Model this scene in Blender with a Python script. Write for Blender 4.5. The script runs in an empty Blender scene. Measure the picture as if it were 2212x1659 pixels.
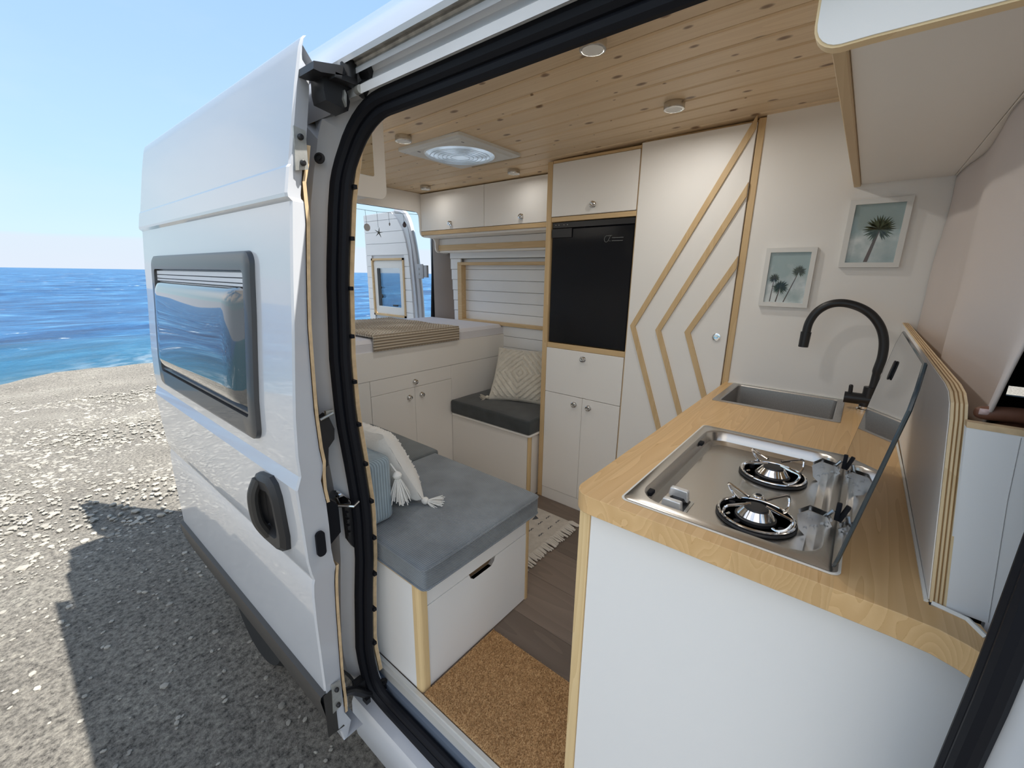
import bpy, bmesh, math, random
from math import sin, cos, pi, radians, sqrt
from mathutils import Vector, Matrix, Euler, noise
random.seed(7)
sc = bpy.context.scene
COL = sc.collection
WL = {}          # world location of every object built

# ------------------------------------------------------------------ materials
def nmat(name):
    m = bpy.data.materials.new(name); m.use_nodes = True
    nt = m.node_tree; b = nt.nodes['Principled BSDF']
    return m, nt, b
def N(nt, t, **kw):
    n = nt.nodes.new(t)
    for k, v in kw.items():
        if k.startswith('i_'): n.inputs[k[2:].replace('_', ' ')].default_value = v
        elif k.startswith('n_'): n.inputs[int(k[2:])].default_value = v
        else: setattr(n, k, v)
    return n
def ramp(nt, stops, interp='LINEAR'):
    r = nt.nodes.new('ShaderNodeValToRGB'); e = r.color_ramp.elements
    r.color_ramp.interpolation = interp
    while len(e) < len(stops): e.new(0.5)
    for k, (p, c) in enumerate(stops):
        e[k].position = p; e[k].color = (*c, 1) if len(c) == 3 else c
    return r
def simple(name, col, rough=.5, metal=0, coat=0, bump=0, bscale=200, var=0, vscale=8, spec=None, sheen=0):
    m, nt, b = nmat(name); L = nt.links
    b.inputs['Base Color'].default_value = (*col, 1); b.inputs['Roughness'].default_value = rough
    b.inputs['Metallic'].default_value = metal; b.inputs['Coat Weight'].default_value = coat
    b.inputs['Coat Roughness'].default_value = .03
    if spec is not None: b.inputs['Specular IOR Level'].default_value = spec
    if sheen: b.inputs['Sheen Weight'].default_value = sheen
    tc = N(nt, 'ShaderNodeTexCoord')
    if var:
        n = N(nt, 'ShaderNodeTexNoise', i_Scale=vscale, i_Detail=5); L.new(tc.outputs['Object'], n.inputs['Vector'])
        r = ramp(nt, [(.3, tuple(c * (1 - var) for c in col)), (.7, tuple(min(1, c * (1 + var)) for c in col))])
        L.new(n.outputs['Fac'], r.inputs[0]); L.new(r.outputs[0], b.inputs['Base Color'])
    if bump:
        n = N(nt, 'ShaderNodeTexNoise', i_Scale=bscale, i_Detail=3); L.new(tc.outputs['Object'], n.inputs['Vector'])
        bp = N(nt, 'ShaderNodeBump', i_Strength=bump, i_Distance=.002); L.new(n.outputs['Fac'], bp.inputs['Height'])
        L.new(bp.outputs[0], b.inputs['Normal'])
    return m
def wood(name, light, dark, axis='X', across='Y', width=None, rough=.5, ring=14, knots=0.0, fibre=.25, spec=.4, thick='Z', planktone=.12, klen=.4, along=.7, thickf=.16, mult=11.0):
    """grain runs along axis, varies over across; width = plank width"""
    m, nt, b = nmat(name); L = nt.links
    b.inputs['Roughness'].default_value = rough; b.inputs['Specular IOR Level'].default_value = spec
    g = N(nt, 'ShaderNodeNewGeometry'); s = N(nt, 'ShaderNodeSeparateXYZ'); L.new(g.outputs['Position'], s.inputs[0])
    def mth(op, a, b_=None, c=None):
        n = nt.nodes.new('ShaderNodeMath'); n.operation = op
        for i, v in enumerate((a, b_, c)):
            if v is None: continue
            if isinstance(v, (int, float)): n.inputs[i].default_value = v
            else: L.new(v, n.inputs[i])
        return n.outputs[0]
    A = s.outputs[axis]; B = s.outputs[across]; T = s.outputs[thick]
    if width:
        pid = mth('FLOOR', mth('DIVIDE', B, width))
    else: pid = mth('MULTIPLY', 0.0, 0.0)
    wn = N(nt, 'ShaderNodeTexWhiteNoise', noise_dimensions='1D'); L.new(pid, wn.inputs['W'])
    off = mth('MULTIPLY', wn.outputs['Value'], 37.0)
    cm = N(nt, 'ShaderNodeCombineXYZ')
    L.new(mth('ADD', mth('MULTIPLY', A, along), off), cm.inputs[0]); L.new(mth('MULTIPLY', B, ring * .45), cm.inputs[1]); L.new(mth('ADD', mth('MULTIPLY', T, ring * thickf), off), cm.inputs[2])
    wave = N(nt, 'ShaderNodeTexNoise', i_Scale=1.0, i_Detail=1.5, i_Distortion=.4); L.new(cm.outputs[0], wave.inputs['Vector'])
    rings = mth('FRACT', mth('MULTIPLY', wave.outputs['Fac'], mult))
    cm2 = N(nt, 'ShaderNodeCombineXYZ')
    L.new(mth('ADD', mth('MULTIPLY', A, 6), off), cm2.inputs[0]); L.new(mth('MULTIPLY', B, 220), cm2.inputs[1]); L.new(mth('MULTIPLY', T, 220), cm2.inputs[2])
    fib = N(nt, 'ShaderNodeTexNoise', i_Scale=1.0, i_Detail=2); L.new(cm2.outputs[0], fib.inputs['Vector'])
    v = mth('ADD', mth('MULTIPLY', rings, 1 - fibre), mth('MULTIPLY', fib.outputs['Fac'], fibre))
    md = tuple((a * .6 + c * .4) for a, c in zip(light, dark))
    r = ramp(nt, [(0.0, light), (.45, tuple(a * .75 + c * .25 for a, c in zip(light, dark))), (.86, md), (.95, dark), (1, light)]); L.new(v, r.inputs[0])
    hsv = N(nt, 'ShaderNodeHueSaturation'); L.new(r.outputs[0], hsv.inputs['Color'])
    L.new(mth('ADD', mth('MULTIPLY', wn.outputs['Value'], 2 * planktone), 1 - planktone), hsv.inputs['Value'])
    outc = hsv.outputs[0]
    if knots:
        cm3 = N(nt, 'ShaderNodeCombineXYZ')
        L.new(mth('ADD', mth('MULTIPLY', A, 1 / klen), off), cm3.inputs[0]); L.new(mth('MULTIPLY', B, 1 / (width or .1)), cm3.inputs[1])
        vo = N(nt, 'ShaderNodeTexVoronoi', i_Scale=1.0, voronoi_dimensions='2D'); L.new(cm3.outputs[0], vo.inputs['Vector'])
        # isotropic distance to the cell point
        sp = N(nt, 'ShaderNodeSeparateXYZ'); L.new(vo.outputs['Position'], sp.inputs[0]); s3 = N(nt, 'ShaderNodeSeparateXYZ'); L.new(cm3.outputs[0], s3.inputs[0])
        dx = mth('MULTIPLY', mth('SUBTRACT', s3.outputs[0], sp.outputs[0]), klen * .55); dy = mth('MULTIPLY', mth('SUBTRACT', s3.outputs[1], sp.outputs[1]), (width or .1))
        dd = mth('SQRT', mth('ADD', mth('MULTIPLY', dx, dx), mth('MULTIPLY', dy, dy)))
        cs = N(nt, 'ShaderNodeSeparateColor'); L.new(vo.outputs['Color'], cs.inputs[0])
        size = mth('MULTIPLY', cs.outputs[0], knots)
        k = mth('DIVIDE', dd, mth('ADD', size, .0005))
        kr = ramp(nt, [(0, (1, 1, 1)), (.55, (.85, .85, .85)), (1, (0, 0, 0))]); L.new(k, kr.inputs[0])
        mx = N(nt, 'ShaderNodeMix', data_type='RGBA'); L.new(kr.outputs[0], mx.inputs[0]); L.new(outc, mx.inputs[6])
        mx.inputs[7].default_value = (dark[0] * .35, dark[1] * .28, dark[2] * .25, 1); outc = mx.outputs[2]
    L.new(outc, b.inputs['Base Color'])
    bp = N(nt, 'ShaderNodeBump', i_Strength=.12, i_Distance=.001); L.new(v, bp.inputs['Height']); L.new(bp.outputs[0], b.inputs['Normal'])
    return m
def corduroy(name, col, coord, period=.0065, hi=1.5, rough=.9):
    """coord: weights (x,y,z) whose dot with position gives the ridge phase"""
    m, nt, b = nmat(name); L = nt.links
    g = N(nt, 'ShaderNodeNewGeometry'); d = N(nt, 'ShaderNodeVectorMath', operation='DOT_PRODUCT'); L.new(g.outputs['Position'], d.inputs[0]); d.inputs[1].default_value = coord
    mm = N(nt, 'ShaderNodeMath', operation='MULTIPLY', n_1=2 * pi / period); L.new(d.outputs['Value'], mm.inputs[0])
    sn = N(nt, 'ShaderNodeMath', operation='SINE'); L.new(mm.outputs[0], sn.inputs[0])
    mr = N(nt, 'ShaderNodeMapRange', n_1=-1.0, n_2=1.0); L.new(sn.outputs[0], mr.inputs[0])
    n = N(nt, 'ShaderNodeTexNoise', i_Scale=9, i_Detail=6); L.new(g.outputs['Position'], n.inputs['Vector'])
    r = ramp(nt, [(.3, tuple(c * .82 for c in col)), (.7, tuple(c * 1.18 for c in col))]); L.new(n.outputs['Fac'], r.inputs[0])
    r2 = ramp(nt, [(0, (.5, .5, .5)), (.6, (1, 1, 1))]); L.new(mr.outputs[0], r2.inputs[0])
    mx = N(nt, 'ShaderNodeMix', data_type='RGBA', blend_type='MULTIPLY', n_0=.8); L.new(r.outputs[0], mx.inputs[6]); L.new(r2.outputs[0], mx.inputs[7])
    L.new(mx.outputs[2], b.inputs['Base Color']); b.inputs['Roughness'].default_value = rough; b.inputs['Sheen Weight'].default_value = .35; b.inputs['Specular IOR Level'].default_value = .1
    bp = N(nt, 'ShaderNodeBump', i_Strength=.6, i_Distance=.0015); L.new(mr.outputs[0], bp.inputs['Height']); L.new(bp.outputs[0], b.inputs['Normal'])
    return m

M = {}
M['van'] = simple('van_white_paint', (.57, .59, .63), .3, coat=.9)
M['van_in'] = simple('van_white_jamb', (.68, .69, .71), .45, coat=.2, var=.06, vscale=5)
M['lam'] = simple('white_laminate', (.86, .84, .81), .45, bump=.03, bscale=500)
M['lamcool'] = simple('white_laminate_front', (.86, .865, .865), .45, bump=.03, bscale=500)
M['plankwhite'] = simple('white_painted_board', (.84, .85, .86), .5, bump=.05, bscale=120)
M['rubber'] = simple('black_rubber', (.006, .007, .011), .6, spec=.22)
M['blackpl'] = simple('black_plastic', (.018, .018, .02), .45)
M['trimpl'] = simple('dark_grey_plastic', (.040, .037, .034), .5, bump=.15, bscale=900)
M['matblack'] = simple('matt_black_metal', (.012, .012, .014), .38, spec=.5)
M['chrome'] = simple('chrome', (.82, .82, .82), .1, metal=1)
M['hingesteel'] = simple('hinge_steel', (.42, .42, .42), .22, metal=1)
M['steel'] = simple('brushed_steel', (.60, .585, .56), .27, metal=1, bump=.04, bscale=900)
M['sinksteel'] = simple('satin_steel', (.50, .49, .48), .38, metal=1, var=.1, vscale=300)
M['alu'] = simple('aluminium', (.62, .62, .60), .45, metal=.35)
M['bluegrey'] = simple('grey_sill_face', (.12, .15, .2), .4)
M['silicone'] = simple('white_sealant', (.78, .77, .72), .5)
M['galv'] = simple('zinc_plated', (.5, .5, .47), .4, metal=.7, var=.15, vscale=60)
M['gasketgrey'] = simple('weathered_grey_strip', (.42, .41, .39), .8, var=.3, vscale=40)
M['pinepost'] = wood('pine_post', (.80, .61, .34), (.55, .36, .15), axis='Z', across='Y', thick='X', ring=40, rough=.5, thickf=8)
M['pinerail'] = wood('pine_rail', (.66, .48, .27), (.50, .33, .15), axis='Y', across='Z', thick='X', ring=24)
M['pinerail_z'] = wood('pine_upright', (.66, .48, .27), (.50, .33, .15), axis='Z', across='Y', thick='X', ring=24)
M['pinebatten_x'] = wood('pine_batten', (.62, .47, .28), (.48, .33, .17), axis='X', across='Y', ring=20)
M['ply'] = wood('plywood_edge', (.86, .68, .42), (.66, .48, .26), axis='Z', across='X', thick='Y', ring=10)
M['plylayer'] = simple('plywood_glue_line', (.35, .2, .08), .6)
M['lining'] = simple('lining_ply_edge', (.66, .48, .28), .7, var=.15, vscale=50)
M['worktop'] = wood('pine_worktop', (.74, .50, .25), (.50, .28, .10), axis='X', across='Y', width=.135, ring=30, mult=17.0, rough=.38, fibre=.25, planktone=.07, along=.8)
M['worktop_end'] = M['worktop']
M['ceil'] = wood('pine_ceiling', (.74, .58, .385), (.58, .41, .24), axis='Y', across='X', width=.0945, ring=22, rough=.42, knots=.0125, planktone=.09, klen=.19, along=.5)
M['floor'] = wood('dark_oak_floor', (.20, .155, .125), (.085, .065, .052), axis='Y', across='X', width=.2175, ring=12, rough=.55, fibre=.45, planktone=.18)
M['charcoal'] = simple('charcoal_fabric', (.055, .062, .066), .95, bump=.2, bscale=700, var=.18, vscale=14, spec=.1, sheen=.3)
M['slate'] = corduroy('slate_corduroy', (.225, .255, .285), (1, 0, 1), .0062)
M['slate2'] = corduroy('slate_corduroy_rear', (.165, .185, .195), (1, 0, 1), .0062)
M['sky'] = corduroy('pale_blue_corduroy', (.34, .42, .47), (1, 1, 0), .010)
M['cream'] = simple('cream_cotton', (.66, .63, .56), .95, bump=.5, bscale=160, var=.08, vscale=30, spec=.1, sheen=.2)
M['creamwhite'] = simple('off_white_cotton', (.76, .74, .70), .95, bump=.5, bscale=160, spec=.1, sheen=.2)
M['tassel'] = simple('white_tassel_yarn', (.76, .755, .73), .95, spec=.1)
M['sheet'] = simple('white_bed_sheet', (.74, .74, .79), .9, bump=.25, bscale=30, spec=.1)
M['curtain'] = simple('beige_curtain_cloth', (.66, .585, .545), .95, bump=.15, bscale=900, spec=.1, sheen=.2)
M['felt'] = simple('taupe_felt', (.30, .26, .235), 1, bump=.3, bscale=600, spec=.05)
M['whiteframe'] = simple('white_frame', (.76, .76, .74), .5)
M['abs'] = simple('white_moulding', (.70, .71, .70), .4)
M['blackglass'] = simple('black_gloss_door', (.006, .007, .010), .12, spec=.35)
M['mirror'] = simple('mirror_glass', (.75, .78, .76), .03, metal=1)
M['greymetal'] = simple('grey_hinge_metal', (.45, .47, .5), .5)
M['skin'] = simple('skin', (.20, .085, .05), .5, var=.12, vscale=60)
M['nail'] = simple('fingernail', (.66, .48, .45), .3)
M['sleeve'] = simple('dark_sleeve', (.02, .017, .018), .95)
M['cabdark'] = simple('black_cab_trim', (.012, .012, .013), .8)
M['tyre'] = simple('tyre_rubber', (.015, .015, .015), .8)
M['logo'] = simple('grey_print', (.16, .17, .17), .5)
M['tag'] = simple('pale_marking', (.5, .5, .5), .5)
M['wfr'] = simple('window_frame_grey', (.045, .046, .05), .38, coat=.3)
M['blind'] = simple('silver_blind', (.62, .64, .68), .4)
M['pebble'] = simple('beach_pebble', (.32, .30, .26), .9, var=.3, vscale=7)
def m_glass():
    m, nt, b = nmat('smoked_acrylic'); L = nt.links
    b.inputs['Base Color'].default_value = (.035, .04, .045, 1); b.inputs['Roughness'].default_value = .03; b.inputs['IOR'].default_value = 1.8
    b.inputs['Coat Weight'].default_value = 1; b.inputs['Coat Roughness'].default_value = .01
    return m
M['acrylic'] = m_glass()
def m_tint(name, col, fac):
    m = bpy.data.materials.new(name); m.use_nodes = True; nt = m.node_tree; nt.nodes.clear()
    o = N(nt, 'ShaderNodeOutputMaterial'); t = N(nt, 'ShaderNodeBsdfTransparent'); t.inputs[0].default_value = (*col, 1)
    g = N(nt, 'ShaderNodeBsdfGlossy'); g.inputs['Roughness'].default_value = .03; g.inputs[0].default_value = (.85, .85, .85, 1)
    lw = N(nt, 'ShaderNodeFresnel', i_IOR=1.5); mx = N(nt, 'ShaderNodeMixShader')
    ad = N(nt, 'ShaderNodeMath', operation='MULTIPLY', n_1=fac); nt.links.new(lw.outputs[0], ad.inputs[0])
    nt.links.new(ad.outputs[0], mx.inputs[0]); nt.links.new(t.outputs[0], mx.inputs[1]); nt.links.new(g.outputs[0], mx.inputs[2]); nt.links.new(mx.outputs[0], o.inputs[0])
    return m
M['lidglass'] = m_tint('smoked_lid_glass', (.52, .52, .54), .9)
M['glassedge'] = simple('dark_glass_edge', (.035, .05, .06), .15)
M['paneclear'] = m_tint('clear_window_pane', (.88, .93, .95), .8)
M['pictureglass'] = m_tint('picture_glass', (.97, .97, .97), .9)
def m_trans():
    m = bpy.data.materials.new('frosted_dome'); m.use_nodes = True; nt = m.node_tree; nt.nodes.clear()
    o = N(nt, 'ShaderNodeOutputMaterial'); t = N(nt, 'ShaderNodeBsdfTranslucent'); t.inputs[0].default_value = (.85, .9, .95, 1)
    d = N(nt, 'ShaderNodeBsdfDiffuse'); d.inputs[0].default_value = (.8, .83, .85, 1); mx = N(nt, 'ShaderNodeMixShader', n_0=.35)
    nt.links.new(t.outputs[0], mx.inputs[1]); nt.links.new(d.outputs[0], mx.inputs[2]); nt.links.new(mx.outputs[0], o.inputs[0])
    return m
M['frost'] = m_trans()
def m_coir():
    m, nt, b = nmat('coir'); L = nt.links
    g = N(nt, 'ShaderNodeNewGeometry'); n = N(nt, 'ShaderNodeTexNoise', i_Scale=260, i_Detail=4); L.new(g.outputs['Position'], n.inputs['Vector'])
    r = ramp(nt, [(.3, (.26, .145, .065)), (.5, (.53, .325, .155)), (.72, (.74, .50, .27))]); L.new(n.outputs['Fac'], r.inputs[0]); L.new(r.outputs[0], b.inputs['Base Color'])
    b.inputs['Roughness'].default_value = 1; b.inputs['Specular IOR Level'].default_value = .05
    bp = N(nt, 'ShaderNodeBump', i_Strength=1, i_Distance=.004); L.new(n.outputs['Fac'], bp.inputs['Height']); L.new(bp.outputs[0], b.inputs['Normal'])
    return m
M['coir'] = m_coir()
def m_knit():
    m, nt, b = nmat('beige_waffle_knit'); L = nt.links
    g = N(nt, 'ShaderNodeNewGeometry'); s = N(nt, 'ShaderNodeSeparateXYZ'); L.new(g.outputs['Position'], s.inputs[0])
    outs = []
    for ax, per in (('X', .022), ('Y', .024), ('Z', .016)):
        a = N(nt, 'ShaderNodeMath', operation='MULTIPLY', n_1=2 * pi / per); L.new(s.outputs[ax], a.inputs[0]); q = N(nt, 'ShaderNodeMath', operation='SINE'); L.new(a.outputs[0], q.inputs[0]); outs.append(q)
    a1 = N(nt, 'ShaderNodeMath', operation='MULTIPLY'); L.new(outs[0].outputs[0], a1.inputs[0]); L.new(outs[1].outputs[0], a1.inputs[1])
    sn_ = N(nt, 'ShaderNodeSeparateXYZ'); L.new(g.outputs['Normal'], sn_.inputs[0]); ab = N(nt, 'ShaderNodeMath', operation='ABSOLUTE'); L.new(sn_.outputs['Z'], ab.inputs[0]); a0 = N(nt, 'ShaderNodeMath', operation='MULTIPLY'); L.new(a1.outputs[0], a0.inputs[0]); L.new(ab.outputs[0], a0.inputs[1]); a1 = a0
    a2 = N(nt, 'ShaderNodeMath', operation='ADD'); L.new(outs[1].outputs[0], a2.inputs[0]); L.new(outs[2].outputs[0], a2.inputs[1])
    a3 = N(nt, 'ShaderNodeMath', operation='ADD'); L.new(a1.outputs[0], a3.inputs[0]); L.new(a2.outputs[0], a3.inputs[1])
    mr = N(nt, 'ShaderNodeMapRange', n_1=-2.0, n_2=2.0); L.new(a3.outputs[0], mr.inputs[0])
    r = ramp(nt, [(.15, (.34, .28, .21)), (.45, (.60, .53, .44)), (.85, (.76, .70, .61))]); L.new(mr.outputs[0], r.inputs[0]); L.new(r.outputs[0], b.inputs['Base Color'])
    b.inputs['Roughness'].default_value = 1; b.inputs['Specular IOR Level'].default_value = .05
    bp = N(nt, 'ShaderNodeBump', i_Strength=.9, i_Distance=.008); L.new(mr.outputs[0], bp.inputs['Height']); L.new(bp.outputs[0], b.inputs['Normal'])
    return m
M['knit'] = m_knit()
def m_ground():
    m, nt, b = nmat('stony_ground'); L = nt.links
    g = N(nt, 'ShaderNodeNewGeometry')
    n1 = N(nt, 'ShaderNodeTexNoise', i_Scale=1.3, i_Detail=8, i_Roughness=.65); n2 = N(nt, 'ShaderNodeTexNoise', i_Scale=46, i_Detail=8, i_Roughness=.75); v = N(nt, 'ShaderNodeTexVoronoi', i_Scale=26, i_Randomness=1)
    for q in (n1, n2, v): L.new(g.outputs['Position'], q.inputs['Vector'])
    r1 = ramp(nt, [(.3, (.265, .245, .215)), (.55, (.335, .31, .27)), (.75, (.42, .395, .345))]); L.new(n1.outputs['Fac'], r1.inputs[0])
    r2 = ramp(nt, [(.34, (.22, .22, .23)), (.47, (.75, .75, .75)), (.6, (1.2, 1.2, 1.18)), (.72, (1.7, 1.7, 1.62))]); L.new(n2.outputs['Fac'], r2.inputs[0])
    mx = N(nt, 'ShaderNodeMix', data_type='RGBA', blend_type='MULTIPLY', n_0=1.0); L.new(r1.outputs[0], mx.inputs[6]); L.new(r2.outputs[0], mx.inputs[7])
    L.new(mx.outputs[2], b.inputs['Base Color']); b.inputs['Roughness'].default_value = .95; b.inputs['Specular IOR Level'].default_value = .15
    ad = N(nt, 'ShaderNodeMath', operation='ADD'); L.new(n2.outputs['Fac'], ad.inputs[0])
    vm = N(nt, 'ShaderNodeMath', operation='MULTIPLY', n_1=-.5); L.new(v.outputs['Distance'], vm.inputs[0]); L.new(vm.outputs[0], ad.inputs[1])
    bp = N(nt, 'ShaderNodeBump', i_Strength=.9, i_Distance=.03); L.new(ad.outputs[0], bp.inputs['Height']); L.new(bp.outputs[0], b.inputs['Normal'])
    return m
M['ground'] = m_ground()
def m_sea():
    m, nt, b = nmat('sea_water'); L = nt.links
    g = N(nt, 'ShaderNodeNewGeometry')
    mp = N(nt, 'ShaderNodeMapping'); mp.inputs['Scale'].default_value = (.085, .20, .1); mp.inputs['Rotation'].default_value = (0, 0, radians(-20)); L.new(g.outputs['Position'], mp.inputs['Vector'])
    n1 = N(nt, 'ShaderNodeTexNoise', i_Scale=1, i_Detail=12, i_Roughness=.68); L.new(mp.outputs[0], n1.inputs['Vector'])
    mp2 = N(nt, 'ShaderNodeMapping'); mp2.inputs['Scale'].default_value = (.5, 1.2, 1); mp2.inputs['Rotation'].default_value = (0, 0, radians(-20)); L.new(g.outputs['Position'], mp2.inputs['Vector'])
    n2 = N(nt, 'ShaderNodeTexNoise', i_Scale=1, i_Detail=8, i_Roughness=.6); L.new(mp2.outputs[0], n2.inputs['Vector'])
    cr = ramp(nt, [(.34, (.006, .035, .11)), (.46, (.012, .075, .20)), (.55, (.024, .13, .30)), (.66, (.10, .27, .45))]); L.new(n1.outputs['Fac'], cr.inputs[0])
    # teal shallows near the shore
    s = N(nt, 'ShaderNodeSeparateXYZ'); L.new(g.outputs['Position'], s.inputs[0])
    mr = N(nt, 'ShaderNodeMapRange', n_1=62.0, n_2=24.0); L.new(s.outputs['Y'], mr.inputs[0])
    mx = N(nt, 'ShaderNodeMix', data_type='RGBA'); L.new(mr.outputs[0], mx.inputs[0]); L.new(cr.outputs[0], mx.inputs[6]); mx.inputs[7].default_value = (.006, .115, .165, 1)
    # foam
    f = N(nt, 'ShaderNodeTexNoise', i_Scale=1.4, i_Detail=10, i_Roughness=.7); L.new(mp.outputs[0], f.inputs['Vector'])
    fr = ramp(nt, [(.64, (0, 0, 0)), (.67, (1, 1, 1))]); L.new(f.outputs['Fac'], fr.inputs[0])
    # breaker line
    at = N(nt, 'ShaderNodeAttribute', attribute_name='foam'); fm = N(nt, 'ShaderNodeMath', operation='MULTIPLY'); L.new(at.outputs['Fac'], fm.inputs[0])
    f2 = N(nt, 'ShaderNodeTexNoise', i_Scale=.9, i_Detail=8, i_Roughness=.7); L.new(g.outputs['Position'], f2.inputs['Vector'])
    fr2 = ramp(nt, [(.42, (0, 0, 0)), (.58, (1, 1, 1))]); L.new(f2.outputs['Fac'], fr2.inputs[0]); L.new(fr2.outputs[0], fm.inputs[1])
    fx = N(nt, 'ShaderNodeMath', operation='MAXIMUM'); L.new(fr.outputs[0], fx.inputs[0]); L.new(fm.outputs[0], fx.inputs[1])
    mx2 = N(nt, 'ShaderNodeMix', data_type='RGBA'); L.new(fx.outputs[0], mx2.inputs[0]); L.new(mx.outputs[2], mx2.inputs[6]); mx2.inputs[7].default_value = (.8, .85, .88, 1)
    L.new(mx2.outputs[2], b.inputs['Base Color']); b.inputs['Roughness'].default_value = .35; b.inputs['Specular IOR Level'].default_value = .35
    ad = N(nt, 'ShaderNodeMath', operation='MULTIPLY_ADD', n_1=2.0); L.new(n1.outputs['Fac'], ad.inputs[0]); L.new(n2.outputs['Fac'], ad.inputs[2])
    bp = N(nt, 'ShaderNodeBump', i_Strength=.8, i_Distance=.8); L.new(ad.outputs[0], bp.inputs['Height']); L.new(bp.outputs[0], b.inputs['Normal'])
    return m
M['sea'] = m_sea()

# ------------------------------------------------------------------ mesh helper
class MB:
    def __init__(s): s.v = []; s.f = []; s.sm = []
    def add(s, vs, fs, smooth=False):
        o = len(s.v); s.v += [tuple(p) for p in vs]; s.f += [tuple(i + o for i in f) for f in fs]; s.sm += [smooth] * len(fs); return s
    def box(s, x0, x1, y0, y1, z0, z1, bev=0, seg=2):
        if x0 > x1: x0, x1 = x1, x0
        if y0 > y1: y0, y1 = y1, y0
        if z0 > z1: z0, z1 = z1, z0
        if bev:
            bm = bmesh.new(); bmesh.ops.create_cube(bm, size=1)
            for v in bm.verts: v.co = Vector(((x0 + x1) / 2 + v.co.x * (x1 - x0), (y0 + y1) / 2 + v.co.y * (y1 - y0), (z0 + z1) / 2 + v.co.z * (z1 - z0)))
            bmesh.ops.bevel(bm, geom=bm.edges[:], offset=bev, segments=seg, affect='EDGES', profile=.5)
            s.frombm(bm, seg > 1); return s
        vs = [(x, y, z) for z in (z0, z1) for y in (y0, y1) for x in (x0, x1)]
        return s.add(vs, [(0, 2, 3, 1), (4, 5, 7, 6), (0, 1, 5, 4), (2, 6, 7, 3), (0, 4, 6, 2), (1, 3, 7, 5)])
    def frombm(s, bm, smooth=False, mat=None):
        bm.verts.ensure_lookup_table(); bm.verts.index_update()
        vs = [(mat @ v.co if mat else v.co.copy()) for v in bm.verts]
        s.add(vs, [tuple(v.index for v in f.verts) for f in bm.faces], smooth); bm.free(); return s
    def prism(s, poly, axis, a0, a1, smooth=False):
        """poly: list of 2D points in the other two axes (x: (y,z), y: (x,z), z: (x,y))"""
        def P(p, a):
            return {'x': (a, p[0], p[1]), 'y': (p[0], a, p[1]), 'z': (p[0], p[1], a)}[axis]
        n = len(poly); vs = [P(p, a0) for p in poly] + [P(p, a1) for p in poly]
        fs = [tuple(range(n)), tuple(reversed(range(n, 2 * n)))]
        s.add(vs, fs); o = len(s.v) - 2 * n
        s.f += [(o + i, o + (i + 1) % n, o + n + (i + 1) % n, o + n + i) for i in range(n)]; s.sm += [smooth] * n
        return s
    def tube(s, pts, r, seg=8, closed=False, cap=True, flat=None):
        pts = [Vector(p) for p in pts]; n = len(pts); rs = r if isinstance(r, (list, tuple)) else [r] * n
        vs = []; prev = None
        for i, p in enumerate(pts):
            a = pts[(i - 1) % n] if (closed or i) else p; b = pts[(i + 1) % n] if (closed or i < n - 1) else p
            t = (b - a).normalized() if (b - a).length > 1e-9 else Vector((0, 0, 1))
            if prev is None:
                u = t.cross(Vector((0, 0, 1)))
                if u.length < 1e-3: u = t.cross(Vector((1, 0, 0)))
                u.normalize()
            else:
                u = prev - t * prev.dot(t)
                if u.length < 1e-6: u = t.orthogonal()
                u.normalize()
            w = t.cross(u); prev = u
            for k in range(seg):
                an = 2 * pi * k / seg; vs.append(p + (u * cos(an) + w * sin(an)) * rs[i])
        fs = []
        m = n if closed else n - 1
        for i in range(m):
            j = (i + 1) % n
            for k in range(seg): fs.append((i * seg + k, i * seg + (k + 1) % seg, j * seg + (k + 1) % seg, j * seg + k))
        s.add(vs, fs, True)
        if cap and not closed:
            o = len(s.v) - n * seg; s.f += [tuple(o + k for k in reversed(range(seg))), tuple(o + (n - 1) * seg + k for k in range(seg))]; s.sm += [False, False]
        return s
    def cyl(s, p0, p1, r0, r1=None, seg=20):
        return s.tube([p0, p1], [r0, r0 if r1 is None else r1], seg)
    def lathe(s, prof, c, axis='z', seg=32, rot=None):
        """prof: (r, h) list"""
        vs = []; c = Vector(c)
        for r, h in prof:
            for k in range(seg):
                a = 2 * pi * k / seg; q = Vector((r * cos(a), r * sin(a), h))
                if axis == 'x': q = Vector((h, q.x, q.y))
                if axis == 'y': q = Vector((q.x, h, q.y))
                if rot: q = rot @ q
                vs.append(c + q)
        fs = []
        for i in range(len(prof) - 1):
            for k in range(seg): fs.append((i * seg + k, i * seg + (k + 1) % seg, (i + 1) * seg + (k + 1) % seg, (i + 1) * seg + k))
        n = len(prof)
        s.add(vs, fs, True)
        o = len(s.v) - n * seg
        if prof[0][0] > 1e-6: s.f.append(tuple(o + k for k in reversed(range(seg)))); s.sm.append(False)
        if prof[-1][0] > 1e-6: s.f.append(tuple(o + (n - 1) * seg + k for k in range(seg))); s.sm.append(False)
        return s
    def grid(s, fn, nu, nv, smooth=True, closeu=False):
        vs = [fn(i / nu, j / nv) for j in range(nv + 1) for i in range(nu + 1)]
        w = nu + 1
        return s.add(vs, [(j * w + i, j * w + i + 1, (j + 1) * w + i + 1, (j + 1) * w + i) for j in range(nv) for i in range(nu)], smooth)
    def loft(s, rings, closed=False, smooth=False):
        n = len(rings[0]); vs = [p for r in rings for p in r]; fs = []
        for i in range(len(rings) - 1):
            for k in range(n if closed else n - 1): fs.append((i * n + k, i * n + (k + 1) % n, (i + 1) * n + (k + 1) % n, (i + 1) * n + k))
        return s.add(vs, fs, smooth)
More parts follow.
